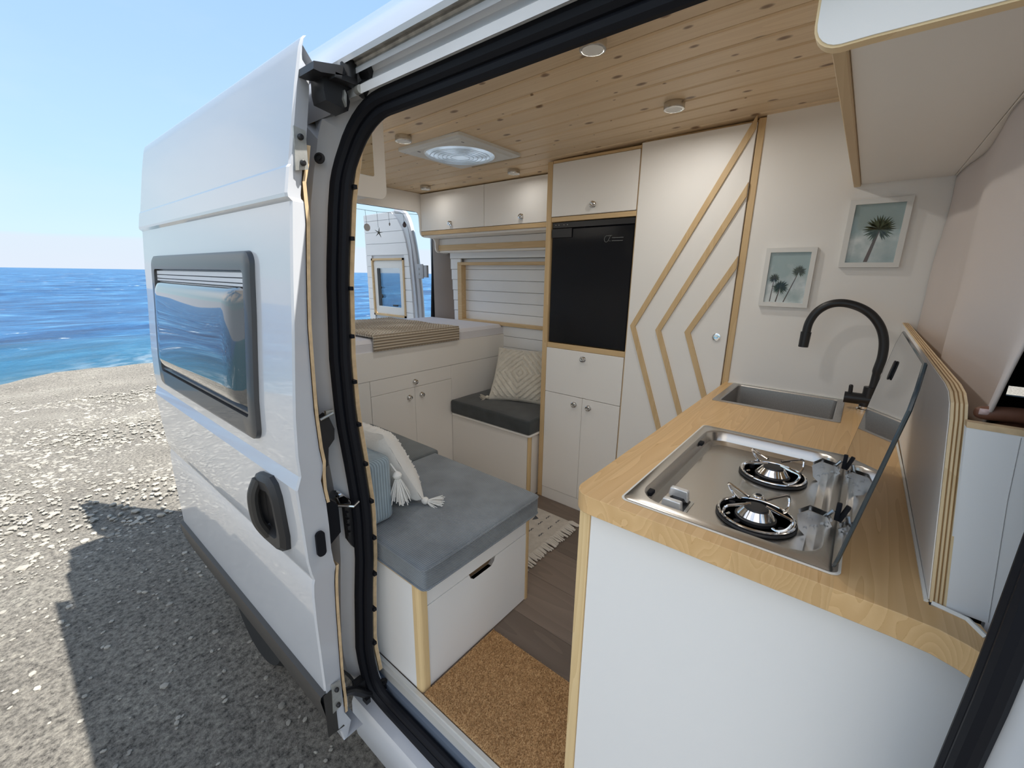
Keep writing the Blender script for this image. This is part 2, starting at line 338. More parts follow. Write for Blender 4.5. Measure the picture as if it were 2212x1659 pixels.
    def build(s, name, mat, parent=None, label=None, cat=None, group=None, kind=None, solid=0, bevel=0, sub=0, fixn=True, origin=None, sharp=32):
        V = [Vector(p) for p in s.v]
        lo = Vector([min(p[i] for p in V) for i in range(3)]); hi = Vector([max(p[i] for p in V) for i in range(3)])
        o = Vector(origin) if origin else Vector(((lo.x + hi.x) / 2, (lo.y + hi.y) / 2, lo.z))
        me = bpy.data.meshes.new(name); me.from_pydata([tuple(p - o) for p in V], [], s.f)
        me.polygons.foreach_set('use_smooth', s.sm)
        me.materials.append(M[mat] if isinstance(mat, str) else mat)
        if fixn:
            bm = bmesh.new(); bm.from_mesh(me); bmesh.ops.remove_doubles(bm, verts=bm.verts, dist=1e-5); bmesh.ops.recalc_face_normals(bm, faces=bm.faces); bm.to_mesh(me); bm.free()
        me.update()
        if sharp: me.set_sharp_from_angle(angle=radians(sharp))
        ob = bpy.data.objects.new(name, me); COL.objects.link(ob); WL[ob.name] = o
        if parent is not None:
            ob.parent = parent; ob.location = o - WL[parent.name]
        else: ob.location = o
        if solid:
            md = ob.modifiers.new('thickness', 'SOLIDIFY'); md.thickness = solid; md.offset = 0
        if bevel:
            md = ob.modifiers.new('edges', 'BEVEL'); md.width = bevel; md.segments = 2; md.limit_method = 'ANGLE'; md.angle_limit = radians(40)
        if sub:
            md = ob.modifiers.new('smooth', 'SUBSURF'); md.levels = sub; md.render_levels = sub
        if label: ob['label'] = label
        if cat: ob['category'] = cat
        if group: ob['group'] = group
        if kind: ob['kind'] = kind
        return ob
def thing(name, label, cat, loc=(0, 0, 0), group=None):
    o = bpy.data.objects.new(name, None); COL.objects.link(o); o.location = loc; WL[o.name] = Vector(loc); o.empty_display_size = .1
    o['label'] = label; o['category'] = cat
    if group: o['group'] = group
    return o
def rrect(x0, x1, y0, y1, r, n=5, rs=None):
    rs = rs or (r, r, r, r); out = []
    for (cx, cy, a0, rr) in ((x1, y1, 0, rs[0]), (x0, y1, 90, rs[1]), (x0, y0, 180, rs[2]), (x1, y0, 270, rs[3])):
        sx = 1 if cx == x1 else -1; sy = 1 if cy == y1 else -1
        if rr < 1e-6: out.append((cx, cy)); continue
        for k in range(n + 1):
            a = radians(a0 + 90 * k / n); out.append((cx - sx * rr + rr * cos(a), cy - sy * rr + rr * sin(a)))
    return out
def interp(tab, z):
    if z <= tab[0][0]: return tab[0][1]
    for (a, b), (c, d) in zip(tab, tab[1:]):
        if z <= c: return b + (d - b) * (z - a) / (c - a)
    return tab[-1][1]
def smoothpts(pts, n=6):
    pts = [Vector(p) for p in pts]; out = []
    for i in range(len(pts) - 1):
        p0 = pts[max(i - 1, 0)]; p1 = pts[i]; p2 = pts[i + 1]; p3 = pts[min(i + 2, len(pts) - 1)]
        for k in range(n):
            t = k / n; out.append(.5 * ((2 * p1) + (p2 - p0) * t + (2 * p0 - 5 * p1 + 4 * p2 - p3) * t * t + (3 * p1 - p0 - 3 * p2 + p3) * t ** 3))
    out.append(pts[-1]); return out

# ------------------------------------------------------------------ ground, sea
GZ = -.58
EDGE = [(60, -6), (30, 0), (14, 9.0), (8.0, 13.2), (4, 13.0), (1.3, 12.0), (.1, 12.15), (-.8, 11.5), (-2.5, 10.2), (-5, 9.2), (-8, 7.5), (-11, 2), (-13, -6), (-15, -30)]
edge = smoothpts([(x, y, 0) for x, y in EDGE], 12)
gb = MB()
rings = []
for k in range(71):
    t = (k / 70) ** 1.0
    ring = []
    for p in edge:
        c = Vector((2.0 + (p.x - 2) * .02, -6 + (p.y + 6) * .02, 0)); q = c.lerp(p, t)
        q.x += .10 * noise.noise(Vector((p.x * 2, p.y * 2, 3))) * t; q.y += .18 * noise.noise(Vector((p.x * 2.5, p.y * 2.5, 0))) * (t > .9)
        h = .035 * noise.noise(q * .9) + .012 * noise.noise(q * 4)
        fl = 0 if (q.x > -1.5 and q.x < 3 and q.y > -2 and q.y < 4) else 1
        ring.append((q.x, q.y, GZ + h * fl * .8))
    rings.append(ring)
for dz, dr in ((.10, .15), (.6, .5), (1.6, 1.0), (4.5, 1.8)):
    rings.append([(p.x + (dr if p.x > 5 else -dr * .4) * .3, p.y + dr, GZ - dz + .12 * noise.noise(p * 1.7)) for p in edge])
gb.loft(rings, smooth=True)
gb.add([(60, -30, GZ - .02), (-15, -30, GZ - .02), (-15, -6, GZ - .02), (2, -6, GZ - .02), (60, -7, GZ - .02)], [(0, 1, 2, 3, 4)])
gb.build('ground', 'ground', kind='structure', origin=(0, 0, GZ))

def inside_ground(x, y):
    for a, b in zip(EDGE, EDGE[1:]):
        if min(a[0], b[0]) <= x <= max(a[0], b[0]):
            ye = a[1] + (b[1] - a[1]) * (x - a[0]) / (b[0] - a[0]) if a[0] != b[0] else a[1]
            return y < ye - .15
    return False
pb = MB()
ico = bmesh.new(); bmesh.ops.create_icosphere(ico, subdivisions=1, radius=1); iv = [v.co.copy() for v in ico.verts]; ico.verts.index_update(); fi = [tuple(v.index for v in f.verts) for f in ico.faces]; ico.free()
cnt = 0
while cnt < 11000:
    x = random.uniform(-4.5, 1.6); y = random.uniform(1.2, 11.8)
    dens = 1.0 if (4.3 < y < 9.5) else .28
    if random.random() > dens or not inside_ground(x, y): continue
    s_ = random.uniform(.007, .017) * (1.4 if 4.5 < y < 9.5 else .8) * (1 + random.random() ** 4)
    rz = random.uniform(0, pi); ca, sa = cos(rz), sin(rz); e = random.uniform(.5, 1); h = random.uniform(.3, .55)
    pb.add([(x + (v.x * ca - v.y * e * sa) * s_, y + (v.x * sa + v.y * e * ca) * s_, GZ + .003 + v.z * h * s_) for v in iv], fi, True); cnt += 1
pb.build('pebbles', 'pebble', label='grey beach pebbles strewn over the stony ground beside the van', cat='pebbles', kind='stuff', fixn=False)

SZ = -4.9
def seaz(x, y):
    q = Vector((x * .035, y * .11, 0)); h = .55 * noise.noise(q) + .22 * noise.noise(q * 3.1) + .09 * noise.noise(q * 7.3)
    return SZ + h
sb = MB(); rows = []; foam = []
ys = [9 + 1.0 * k for k in range(60)] + [69 + 3 * k for k in range(50)] + [219 + 12 * k for k in range(40)]
nx = 170
brk = lambda x: 33 + .22 * x + 2.2 * noise.noise(Vector((x * .08, 3, 0)))
for y in ys:
    row = []
    for i in range(nx + 1):
        x = (-1 + 2 * i / nx) * (60 + y * 1.6)
        z = seaz(x, y); d = y - brk(x); z += .75 * math.exp(-(d / 2.0) ** 2) * (.6 + .6 * noise.noise(Vector((x * .11, 9, 0))))
        f = math.exp(-((d + .2) / 1.1) ** 2) + .8 * math.exp(-((d - 5) / 3.0) ** 2) * max(0, noise.noise(Vector((x * .1, 5, 0))) + .2)
        row.append((x, y, z)); foam.append(min(1, f * (.7 + .9 * noise.noise(Vector((x * .09 + 4, 1, 0))))))
    rows.append(row)
sb.loft(rows, smooth=True)
so = sb.build('sea', 'sea', kind='structure', fixn=False, origin=(0, 0, SZ))
at = so.data.attributes.new('foam', 'FLOAT', 'POINT'); at.data.foreach_set('value', foam)
fb = MB(); R = 9000
ring = [(-R, 690, SZ), (R, 690, SZ), (R, R, SZ), (-R, R, SZ)]
fb.add(ring, [(0, 1, 2, 3)]); fb.add([(-R, -R, SZ - .5), (-40, -R, SZ - .5), (-40, 9, SZ - .5), (-R, 9, SZ - .5)], [(0, 1, 2, 3)]); fb.add([(-R, 9, SZ - .6), (R, 9, SZ - .6), (R, 690, SZ - .6), (-R, 690, SZ - .6)], [(0, 1, 2, 3)]); fb.add([(-40, -R, SZ - .5), (-10, -R, SZ - .5), (-10, 30, SZ - .5), (-40, 30, SZ - .5)], [(0, 1, 2, 3)])
fb.build('sea_horizon', 'sea', kind='structure', fixn=False, origin=(0, 0, SZ))

# ------------------------------------------------------------------ van body
SX = [(-.10, -.085), (-.04, -.105), (.125, -.123), (.33, -.109), (.46, -.096), (.62, -.091), (.765, -.102), (.927, -.117), (1.09, -.119), (1.31, -.106), (1.516, -.08), (1.617, -.055), (1.71, -.04), (1.85, .0)]
sx = lambda z: interp(SX, z)
def rloop(y0, y1, z0, z1, rt, rb, n=10, seglen=.04, rtf=None):
    """rounded rectangle in (y,z), dense, closed"""
    pts = []
    corners = [(y1, z0, rb, 270), (y1, z1, rt, 0), (y0, z1, rtf or rt, 90), (y0, z0, rb, 180)]
    for cy, cz, r, a0 in corners:
        sy = 1 if cy == y1 else -1; s2 = 1 if cz == z1 else -1
        arc = []
        for k in range(n + 1):
            a = radians(a0 + 90 * k / n); arc.append((cy - sy * r + r * cos(a), cz - s2 * r + r * sin(a)))
        pts.append(arc)
    out = []
    for i in range(4):
        out += pts[i]; a = pts[i][-1]; b = pts[(i + 1) % 4][0]
        m = 24
        out += [(a[0] + (b[0] - a[0]) * k / m, a[1] + (b[1] - a[1]) * k / m) for k in range(1, m)]
    return out
van = thing('campervan', 'white high-roof camper van with its side sliding door slid open', 'van', (.9, 1.5, GZ))
L0 = rloop(.405, 1.66, -.085, 1.71, .17, .10)
Lin = rloop(.444, 1.636, -.061, 1.686, .15, .08)
Lj = rloop(.385, 1.70, -.10, 1.735, .12, .07)
Lj2 = rloop(.34, 1.78, -.101, 1.737, .05, .03)
jamb = MB()
def loop3(L, f): return [(f(z) if callable(f) else f, y, z) for y, z in L]
rj = [loop3(rloop(.404, 1.655, -.080, 1.705, .16, .09), lambda z: sx(z) + .030), loop3(rloop(.404, 1.662, -.083, 1.71, .17, .10), lambda z: sx(z) - .004),
      loop3(rloop(.385, 1.69, -.097, 1.728, .14, .08), lambda z: sx(z) - .018), loop3(rloop(.365, 1.715, -.098, 1.7325, .10, .05), lambda z: sx(z) - .045 if .0 < z < 1.7 else sx(z) - .020), loop3(Lj2, lambda z: sx(z) - .050 if .0 < z < 1.7 else sx(z) - .024)]
jamb.loft(rj, closed=True, smooth=True)
jamb.build('door_opening_frame', 'van_in', van, label='white jamb around the side door opening')
seal = MB(); seal.tube(loop3(L0, lambda z: sx(z) - .010), [.0165 if y > .55 else .0125 for y, z in L0], 10, closed=True)
L1 = rloop(.409, 1.640, -.065, 1.688, .15, .085)
seal.tube(loop3(L1, lambda z: sx(z) + .006), [.0145 if y > .55 else .0105 for y, z in L1], 10, closed=True)
Lt = rloop(.424, 1.6265, -.05, 1.674, .14, .075)
for k, (y, z) in enumerate(Lt):
    if k % 2 == 0 and y > 1.5 and .1 < z < 1.55: seal.box(sx(z) + .016, sx(z) + .026, y - .004, y + .016, z - .005, z + .005)
seal.build('door_seal', 'rubber', van, label='black rubber seal around the side door opening')

# side skin behind the door and front pillar
def skin(y0, y1, off, zs, thick=False):
    return [[(sx(z) + off(z), y0, z), (sx(z) + off(z), y1, z)] for z in zs]
zs = [-.30, -.2, -.1, 0, .12, .24, .36, .48, .6, .72, .84, .96, 1.08, 1.2, 1.32, 1.44, 1.56, 1.65, 1.737]
rp = MB(); rp.loft([[(sx(z) - .052, y, z) for y in (1.78, 2.2, 2.6, 3.0, 3.3, 3.44)] + [(sx(z) - .03, 3.50, z), (sx(z) + .02, 3.53, z), (sx(z) + .08, 3.53, z)] for z in zs], smooth=True)
# wheel arch hole is hidden behind the sliding door
rp.build('rear_side_panel', 'van', van)
fp = MB(); fp.loft([[(sx(z) - .052, y, z) for y in (.342, .2, 0, -.3, -.7)] for z in zs], smooth=True)
fp.build('front_pillar', 'van', van, label='white body pillar at the front of the door opening')
# header over the opening : profile by (x,z), constant along y
CAMX, CAMZ = -.7034, 1.3239
def S(s_, x): return (x, CAMZ + s_ * (x - CAMX))
hd = MB()
prof = [S(.610, -.062), S(.624, -.060), S(.626, -.082), S(.655, -.082), S(.658, -.060), S(.675, -.056), S(.692, -.060)]
hd.loft([[(x, y, z) for (x, z) in prof] for y in (-.7, 1.62, 3.2)])
hd.build('door_header', 'van_in', van, label='white ribbed header over the door opening')
rl = MB(); prof = [S(.692, -.060), S(.694, -.085), S(.712, -.085), S(.712, -.05)]
rl.loft([[(x, y, z) for (x, z) in prof] for y in (-.7, 1.62)]); rl.build('roller_rail', 'van', van)
gk = MB(); prof = [S(.712, -.084), S(.718, -.079), S(.728, -.083), S(.734, -.080), S(.745, -.095)]
gk.loft([[(x, y, z) for (x, z) in prof] for y in (-.7, 1.66)]); gk.build('rail_gasket', 'gasketgrey', van, label='weathered grey sealing strip under the roof edge')
rf = MB(); prof = [S(.745, -.095), S(.745, -.108), S(.765, -.112), S(.80, -.095), S(.824, -.07), S(.826, -.055), (-.02, 1.90), (.05, 1.955), (.2, 1.985), (.6, 2.0)]
rf.loft([[(x, y, z) for (x, z) in prof] for y in (-.7, 1.655, 1.665, 3.25)], smooth=True)
rf.build('roof_edge', 'van', van, label='white roof edge above the side door')
rf2 = MB()
for a in ((.6, .70, -.7, 3.5), (1.04, 1.35, -.7, 3.5), (.70, 1.04, -.7, 2.02), (.70, 1.04, 2.36, 3.5)): rf2.box(a[0], a[1], a[2], a[3], 1.985, 2.0)
rf2.loft([[(x, y, z) for x, z in ((1.35, 1.992), (1.7, 1.97), (1.85, 1.88), (1.90, 1.7), (1.95, 1.1), (1.97, .5), (1.95, -.2))] for y in (.12, 3.5)], smooth=True)
rf2.loft([[(x, y, z) for x, z in ((1.35, 1.992), (1.7, 1.97), (1.85, 1.88), (1.90, 1.7), (1.93, 1.3))] for y in (-.7, .12)], smooth=True)
rf2.build('roof', 'van', van)
un = MB(); un.box(.0, 1.85, .42, 3.45, -.16, -.06); un.box(-.02, 1.85, .42, 3.4, -.34, -.16); un.build('underbody', 'cabdark', van)
# rear side above header behind the door (upper quarter)
uq = MB(); uq.loft([[(x, 1.66, z) for (x, z) in (S(.60, -.085), S(.66, -.10), S(.745, -.105))], [(x, 3.45, z) for (x, z) in (S(.60, -.075), S(.66, -.08), S(.745, -.08))]]); uq.build('upper_quarter_panel', 'van', van)
# sill
si = MB()
si.loft([[(x, y, z) for x, z in ((-.075, -.078), (-.10, -.098), (-.128, -.102), (-.142, -.104), (-.150, -.12), (-.152, -.2), (-.14, -.28), (-.05, -.30))] for y in (-.7, .4, 1.0, 1.72)], smooth=True)
si.build('door_sill', 'van', van, label='white painted sill below the side door')
s2 = MB(); s2.loft([[(x, y, z) for x, z in ((-.062, -.034), (-.074, -.036), (-.074, -.078))] for y in (.40, 1.70)]); s2.build('sill_step_face', 'bluegrey', van)
s3 = MB()
s3.loft([[(x, y, z) for x, z in ((-.040, .006), (-.052, .006), (-.053, -.001), (-.062, -.003), (-.063, -.034), (-.040, -.034))] for y in (.42, 1.75)], closed=True)
s3.build('floor_edge_trim', 'alu', van, label='aluminium floor edge profile at the side door')
# lower roller arm
la = MB(); la.tube(smoothpts([(-.222, 1.622, .060), (-.19, 1.634, .030), (-.165, 1.636, .000), (-.140, 1.637, -.032), (-.116, 1.638, -.050), (-.090, 1.638, -.056), (-.070, 1.638, -.050)], 5), [.0125] * 31, 10)
la.cyl((-.078, 1.632, -.055), (-.078, 1.632, -.032), .014); la.cyl((-.078, 1.632, -.032), (-.078, 1.632, -.024), .007)
la.box(-.165, -.135, 1.645, 1.675, -.02, .015); la.box(-.15, -.135, 1.62, 1.645, -.058, -.04)
la.build('lower_roller_arm', 'matblack', van, label='black roller arm joining the sliding door to the sill')
# upper roller bracket
ub = MB(); ub.prism([(-.184, 1.744), (-.118, 1.757), (-.112, 1.746), (-.118, 1.738), (-.17, 1.728), (-.186, 1.729)], 'y', 1.535, 1.60)
ub.box(-.14, -.085, 1.535, 1.59, 1.728, 1.742, .003)
ub.cyl((-.093, 1.555, 1.738), (-.093, 1.555, 1.772), .0175); ub.cyl((-.093, 1.555, 1.772), (-.093, 1.555, 1.779), .013)
ub.cyl((-.055, 1.55, 1.762), (-.055, 1.515, 1.762), .016); ub.cyl((-.075, 1.545, 1.72), (-.04, 1.535, 1.757), .014)
ub.prism([(-.152, 1.735), (-.153, 1.705), (-.15, 1.688), (-.098, 1.680), (-.092, 1.70), (-.098, 1.72), (-.085, 1.728), (-.1, 1.74)], 'y', 1.56, 1.615)
ub.cyl((-.135, 1.565, 1.742), (-.135, 1.565, 1.748), .007)
ub.build('upper_roller_bracket', 'matblack', van, label='black roller bracket at the top of the door opening')
ub2 = MB(); ub2.prism([(-.112, 1.700), (-.106, 1.685), (-.104, 1.71), (-.108, 1.718)], 'y', 1.552, 1.56); ub2.build('roller_catch', 'galv', van)
ub2 = MB(); ub2.cyl((-.082, 1.545, 1.722), (-.082, 1.530, 1.722), .009); ub2.build('roller_bolt', 'galv', van)
ub3 = MB(); ub3.cyl((-.034, 1.50, 1.772), (-.05, 1.50, 1.772), .012); ub3.build('rail_bump_stop', 'silicone', van)
# pillar details
g = MB(); g.lathe([(.0135, 0), (.013, .003), (.009, .004), (.008, .001), (.0045, .001), (.004, .004), (0, .004)], (0, 0, 0), seg=24)
def place(mb, loc, nrm):
    q = Vector((0, 0, 1)).rotation_difference(Vector(nrm)).to_matrix(); mb.v = [tuple(q @ Vector(p) + Vector(loc)) for p in mb.v]; return mb
place(g, (-.108, 1.688, 1.598), (-.8, -.6, .1)).build('pillar_grommet', 'blackpl', van)
st = MB(); st.prism(rrect(-.016, .016, -.035, .035, .0155, 6), 'z', 0, .004); place(st, (-.136, 1.692, .667), (-.75, -.66, 0))
st.tube([(-.150, 1.69, .672), (-.160, 1.655, .668), (-.135, 1.62, .668), (-.112, 1.635, .668)], .0055, 8); st.cyl((-.15, 1.686, .69), (-.144, 1.69, .69), .006)
st.build('door_striker', 'chrome', van, label='chrome door striker on the jamb')
cb = MB(); cb.prism([(-.215, .545), (-.215, .678), (-.190, .700), (-.163, .672), (-.163, .582)], 'y', 1.655, 1.675); cb.build('rubber_pad', 'rubber', van, label='black rubber buffer pad on the jamb')
ct = MB(); ct.prism([(-.138, .645), (-.120, .66), (-.108, .655), (-.10, .50), (-.12, .50), (-.136, .535)], 'y', 1.668, 1.685)
for k in range(4): ct.box(-.140, -.132, 1.655, 1.668, .555 + .022 * k, .567 + .022 * k)
ct.build('contact_block', 'blackpl', van, label='black electrical contact block with four pins')
lt = MB(); lt.prism([(-.195, .93), (-.165, .945), (-.150, .90), (-.153, .87), (-.172, .85), (-.178, .80), (-.195, .79)], 'y', 1.66, 1.69); lt.build('centre_rail_cover', 'blackpl', van)
lt = MB(); lt.box(-.172, -.150, 1.655, 1.665, .945, .958); lt.cyl((-.19, 1.655, .938), (-.155, 1.65, .950), .004); lt.build('centre_rail_catch', 'galv', van)
# wheel behind the door
wh = MB(); wh.lathe([(.20, 0), (.30, -.01), (.335, .03), (.34, .10), (.335, .17), (.30, .21), (.20, .20)], (-.14, 2.62, -.24), axis='x', seg=48); wh.build('rear_wheel', 'tyre', van, label='black rear tyre mostly hidden behind the sliding door')
wh = MB(); wh.lathe([(.2, 0), (.34, 0), (.34, .19), (.2, .19)], (1.70, 2.62, -.24), axis='x', seg=48); wh.build('far_rear_wheel', 'tyre', van)
# rear opening frame, seal
rr = [(x, z) for x, z in rrect(.06, 1.728, -.02, 1.81, .12, 8)]; rr = [p for i, p in enumerate(rr) for p in ([p] if abs(p[1] - rr[(i + 1) % len(rr)][1]) < .5 else [p] + [(p[0], p[1] + (rr[(i + 1) % len(rr)][1] - p[1]) * k / 8) for k in range(1, 8)])]
def rearx(x, z): return x + (interp([(.9, .0), (1.44, .032), (1.8, .045)], z) if x > 1.2 else 0)
rs_ = MB(); rs_.tube([(rearx(x, z), 3.445, z) for x, z in rr], .019, 10, closed=True); rs_.build('rear_door_seal', 'rubber', van, label='black rubber seal around the open rear doorway')
rfm = MB(); rfm.loft([[(x, 3.45, z) for x, z in rrect(.045, 1.79, -.035, 1.825, .12, 8)], [(x, 3.53, z) for x, z in rrect(.03, 1.80, -.05, 1.84, .12, 8)], [(x, 3.53, z) for x, z in rrect(-.05, 1.90, -.30, 1.97, .15, 8)], [(x, 3.30, z) for x, z in rrect(-.05, 1.90, -.30, 1.98, .15, 8)]], closed=True, smooth=False)
rfm.build('rear_frame', 'van', van)
# rear doors, both standing open
def rear_door(xf, side, lab):
    """xf: x of inner lining face; side +1: thickness goes towards +x"""
    d = side
    prof = [(3.60, -.05), (4.335, -.05), (4.335, 1.0), (4.33, 1.84), (3.86, 1.845), (3.76, 1.82), (3.70, 1.74), (3.655, 1.55), (3.625, 1.2), (3.60, .9)]
    b_ = MB(); b_.prism(prof, 'x', xf + .012 * d, xf + .065 * d)
    ro = b_.build('rear_door', 'van', van, label=lab, bevel=.008)
    # outer curved flange
    f = MB(); f.tube(smoothpts([(xf + .03 * d, 3.86, 1.845), (xf + .035 * d, 3.73, 1.80), (xf + .04 * d, 3.655, 1.60), (xf + .045 * d, 3.61, 1.3), (xf + .045 * d, 3.585, .9), (xf + .045 * d, 3.58, 0)], 5), .026, 8); f.build('door_flange', 'van', ro)
    p = MB(); zz = -.02; win = (3.745, 4.235, .93, 1.452)
    while zz < 1.82:
        z1 = min(zz + .098, 1.835); ya = interp([(.0, 3.63), (.9, 3.65), (1.2, 3.665), (1.5, 3.69), (1.7, 3.75), (1.84, 3.88)], (zz + z1) / 2)
        segs = [(ya, 4.325)]
        if z1 > win[2] and zz < win[3]: segs = [(ya, win[0]), (win[1], 4.325)]
        yfn = lambda q: interp([(.0, 3.63), (.9, 3.645), (1.2, 3.66), (1.5, 3.69), (1.65, 3.73), (1.75, 3.79), (1.84, 3.90)], q)
        for a, b2 in segs:
            a0, a1 = (yfn(zz), yfn(z1)) if a == ya else (a, a)
            p.prism([(a0, zz + .0006), (b2, zz + .0006), (b2, z1 - .0006), (a1, z1 - .0006)], 'x', min(xf, xf + .012 * d), max(xf, xf + .012 * d))
        zz += .1
    p.build('plank_lining', 'plankwhite', ro, label='white horizontal board lining')
    w = MB(); y0, y1, z0, z1 = win; t = .018
    w.box(xf - .01 * d, xf + .05 * d, y0, y1, z1 - t, z1); w.box(xf - .01 * d, xf + .05 * d, y0, y1, z0, z0 + t); w.box(xf - .01 * d, xf + .05 * d, y0, y0 + t, z0, z1); w.box(xf - .01 * d, xf + .05 * d, y1 - t, y1, z0, z1)
    w.build('window_surround', 'pinerail', ro, label='pine window surround')
    w = MB(); o = rrect(y0 + .02, y1 - .02, z0 + .02, z1 - .02, .03, 5); i_ = rrect(y0 + .075, y1 - .065, z0 + .085, z1 - .085, .015, 5)
    w.loft([[(xf + .01 * d, a, b2) for a, b2 in o], [(xf + .004 * d, a, b2) for a, b2 in o], [(xf + .004 * d, a, b2) for a, b2 in i_], [(xf + .02 * d, a, b2) for a, b2 in i_]], closed=True)
    w.build('inner_frame', 'whiteframe', ro)
    w = MB(); w.box(xf + .016 * d, xf + .02 * d, y0 + .07, y1 - .06, z0 + .08, z1 - .08); w.build('window_pane', 'paneclear', ro)
    w = MB(); w.box(xf + .008 * d, xf + .015 * d, y1 - .105, y1 - .068, z0 + .09, z1 - .09); w.cyl((xf + .0, y1 - .115, z0 + .18), (xf + .012, y1 - .115, z0 + .18), .02); w.cyl((xf + .0, y1 - .113, z0 + .26), (xf + .012, y1 - .113, z0 + .26), .009)
    w.build('window_stay', 'blackpl', ro)
    w = MB(); w.box(xf + 0, xf + .012, y0 + .13, y0 + .2, z0 + .095, z0 + .11, .003); w.build('window_catch', 'blackpl', ro)
    h = MB(); h.box(xf + .02 * d, xf + .03 * d, 3.52, 3.60, 1.28, 1.40, .004); h.box(xf + .028 * d, xf + .05 * d, 3.48, 3.56, 1.29, 1.39, .004); h.cyl((xf + .015 * d, 3.575, 1.36), (xf + .022 * d, 3.575, 1.36), .009); h.cyl((xf + .015 * d, 3.575, 1.32), (xf + .022 * d, 3.575, 1.32), .009)
    h.build('door_hinge', 'greymetal', ro, label='grey steel door hinge with two bolts')
    return ro
# open hole in the door leaf behind the window : build the leaf as a frame instead of a slab
def rear_leaf_fix(ro, xf, d):
    me = ro.data
    bm = bmesh.new()
    o = WL[ro.name]
    prof = [(3.60, -.05), (4.335, -.05), (4.335, 1.84), (3.86, 1.845), (3.76, 1.82), (3.70, 1.74), (3.655, 1.55), (3.625, 1.2)]
    mb = MB()
    for a in ([(3.60, -.05), (4.335, -.05), (4.335, .95), (3.605, .95)], [(3.605, .95), (3.76, .95), (3.76, 1.43), (3.645, 1.43), (3.625, 1.2)], [(4.22, .95), (4.335, .95), (4.335, 1.43), (4.22, 1.43)], [(3.645, 1.43), (4.335, 1.43), (4.33, 1.84), (3.86, 1.845), (3.76, 1.82), (3.70, 1.74), (3.655, 1.55)]):
        mb.prism(a, 'x', xf + .012 * d, xf + .065 * d)
    me.clear_geometry(); me.from_pydata([tuple(Vector(p) - o) for p in mb.v], [], mb.f); me.update()
    bm.from_mesh(me); bmesh.ops.recalc_face_normals(bm, faces=bm.faces); bm.to_mesh(me); bm.free()
    ro.modifiers.clear()
r1 = rear_door(1.68, 1, 'white rear door standing open with board lining and a small window'); rear_leaf_fix(r1, 1.68, 1)
lh = MB(); lh.prism([(3.60, -.05), (4.36, -.05), (4.36, 1.82), (3.86, 1.82), (3.70, 1.74), (3.655, 1.55), (3.625, 1.2)], 'x', .09, .15); lh.build('rear_door', 'van', van, label='other white rear door, standing open behind the sliding door')

# ------------------------------------------------------------------ sliding door
DX = [(-.09, -.245), (-.05, -.252), (.0, -.275), (.135, -.284), (.38, -.287), (.463, -.286), (.50, -.283), (.515, -.279), (.535, -.284), (.576, -.289), (.788, -.295), (.822, -.2825), (.877, -.284), (.98, -.279), (1.095, -.268), (1.204, -.257), (1.31, -.248), (1.391, -.240), (1.476, -.2310), (1.484, -.2400), (1.492, -.2405), (1.546, -.2305), (1.552, -.2260), (1.62, -.213), (1.715, -.195), (1.79, -.178), (1.808, -.171), (1.815, -.165)]
dx = lambda z: interp(DX, z)
dzs = sorted(set([a for a, _ in DX] + [.2, .3, .65, .72, 1.15, 1.25, 1.35, 1.43, 1.58, 1.64, 1.67, 1.735, 1.755, 1.775, .93, 1.04]))
sd = MB()
for a, b_ in ((0, 1),):
    sd.loft([[(dx(z) + (.004 if k in (0, 4) else 0), y, z) for k, y in enumerate((1.600, 1.606, 2.3, 2.964, 2.970))] for z in dzs], smooth=True)
RD = [(-.09, .02), (-.05, .04), (.05, .050), (.12, .053), (.5, .068), (.70, .076), (.97, .054), (1.2, .038), (1.63, .037), (1.72, .035), (1.755, .028), (1.775, .008), (1.82, .004)]
def rim(y): return [[(dx(z) + .004, y, z) for z in dzs], [(dx(z) + min(.012, interp(RD, z)), y + (.002 if y < 2 else -.002), z) for z in dzs], [(dx(z) + interp(RD, z), y + (.01 if y < 2 else -.01), z) for z in dzs]]
sd.loft(rim(1.600), smooth=False); sd.loft(rim(2.970), smooth=False)
sd.loft([[(dx(z) + interp(RD, z) - .0002, y, z) for y in (1.61, 2.96)] for z in dzs])
sd.loft([[(-.165, y, 1.815), (-.12, y, 1.755)] for y in (1.625, 2.94)]); sd.loft([[(-.245, y, -.09), (-.18, y, -.09)] for y in (1.6, 2.97)])
door = sd.build('sliding_door', 'van', van, label='white side sliding door with window and black handle', fixn=True, sharp=11)
t = MB(); t.loft([[(dx(z) - o_, y, z) for o_, z in ((-.002, .137), (.014, .130), (.018, .118), (.012, .05), (.008, -.03), (-.02, -.035))] for y in (1.598, 1.604, 2.972)]); t.box(dx(.05) - .012, dx(.05) + .02, 1.5985, 1.602, -.03, .128); t.build('lower_trim', 'trimpl', door, label='dark grey plastic rubbing strip along the door bottom')
pe = MB(); pz = [.0 + .04 * k for k in range(43)]
for zs_ in ([z for z in pz if z <= .52], [z for z in pz if .70 <= z <= 1.63]): pe.loft([[(dx(z) + interp(RD, z) + .0005, 1.606, z), (dx(z) + interp(RD, z) + .009, 1.606, z), (dx(z) + interp(RD, z) + .009, 2.95, z), (dx(z) + interp(RD, z) + .0005, 2.95, z)] for z in zs_], closed=False)
pe.build('inner_lining_board', 'lining', door, label='raw wood edge of the door lining')
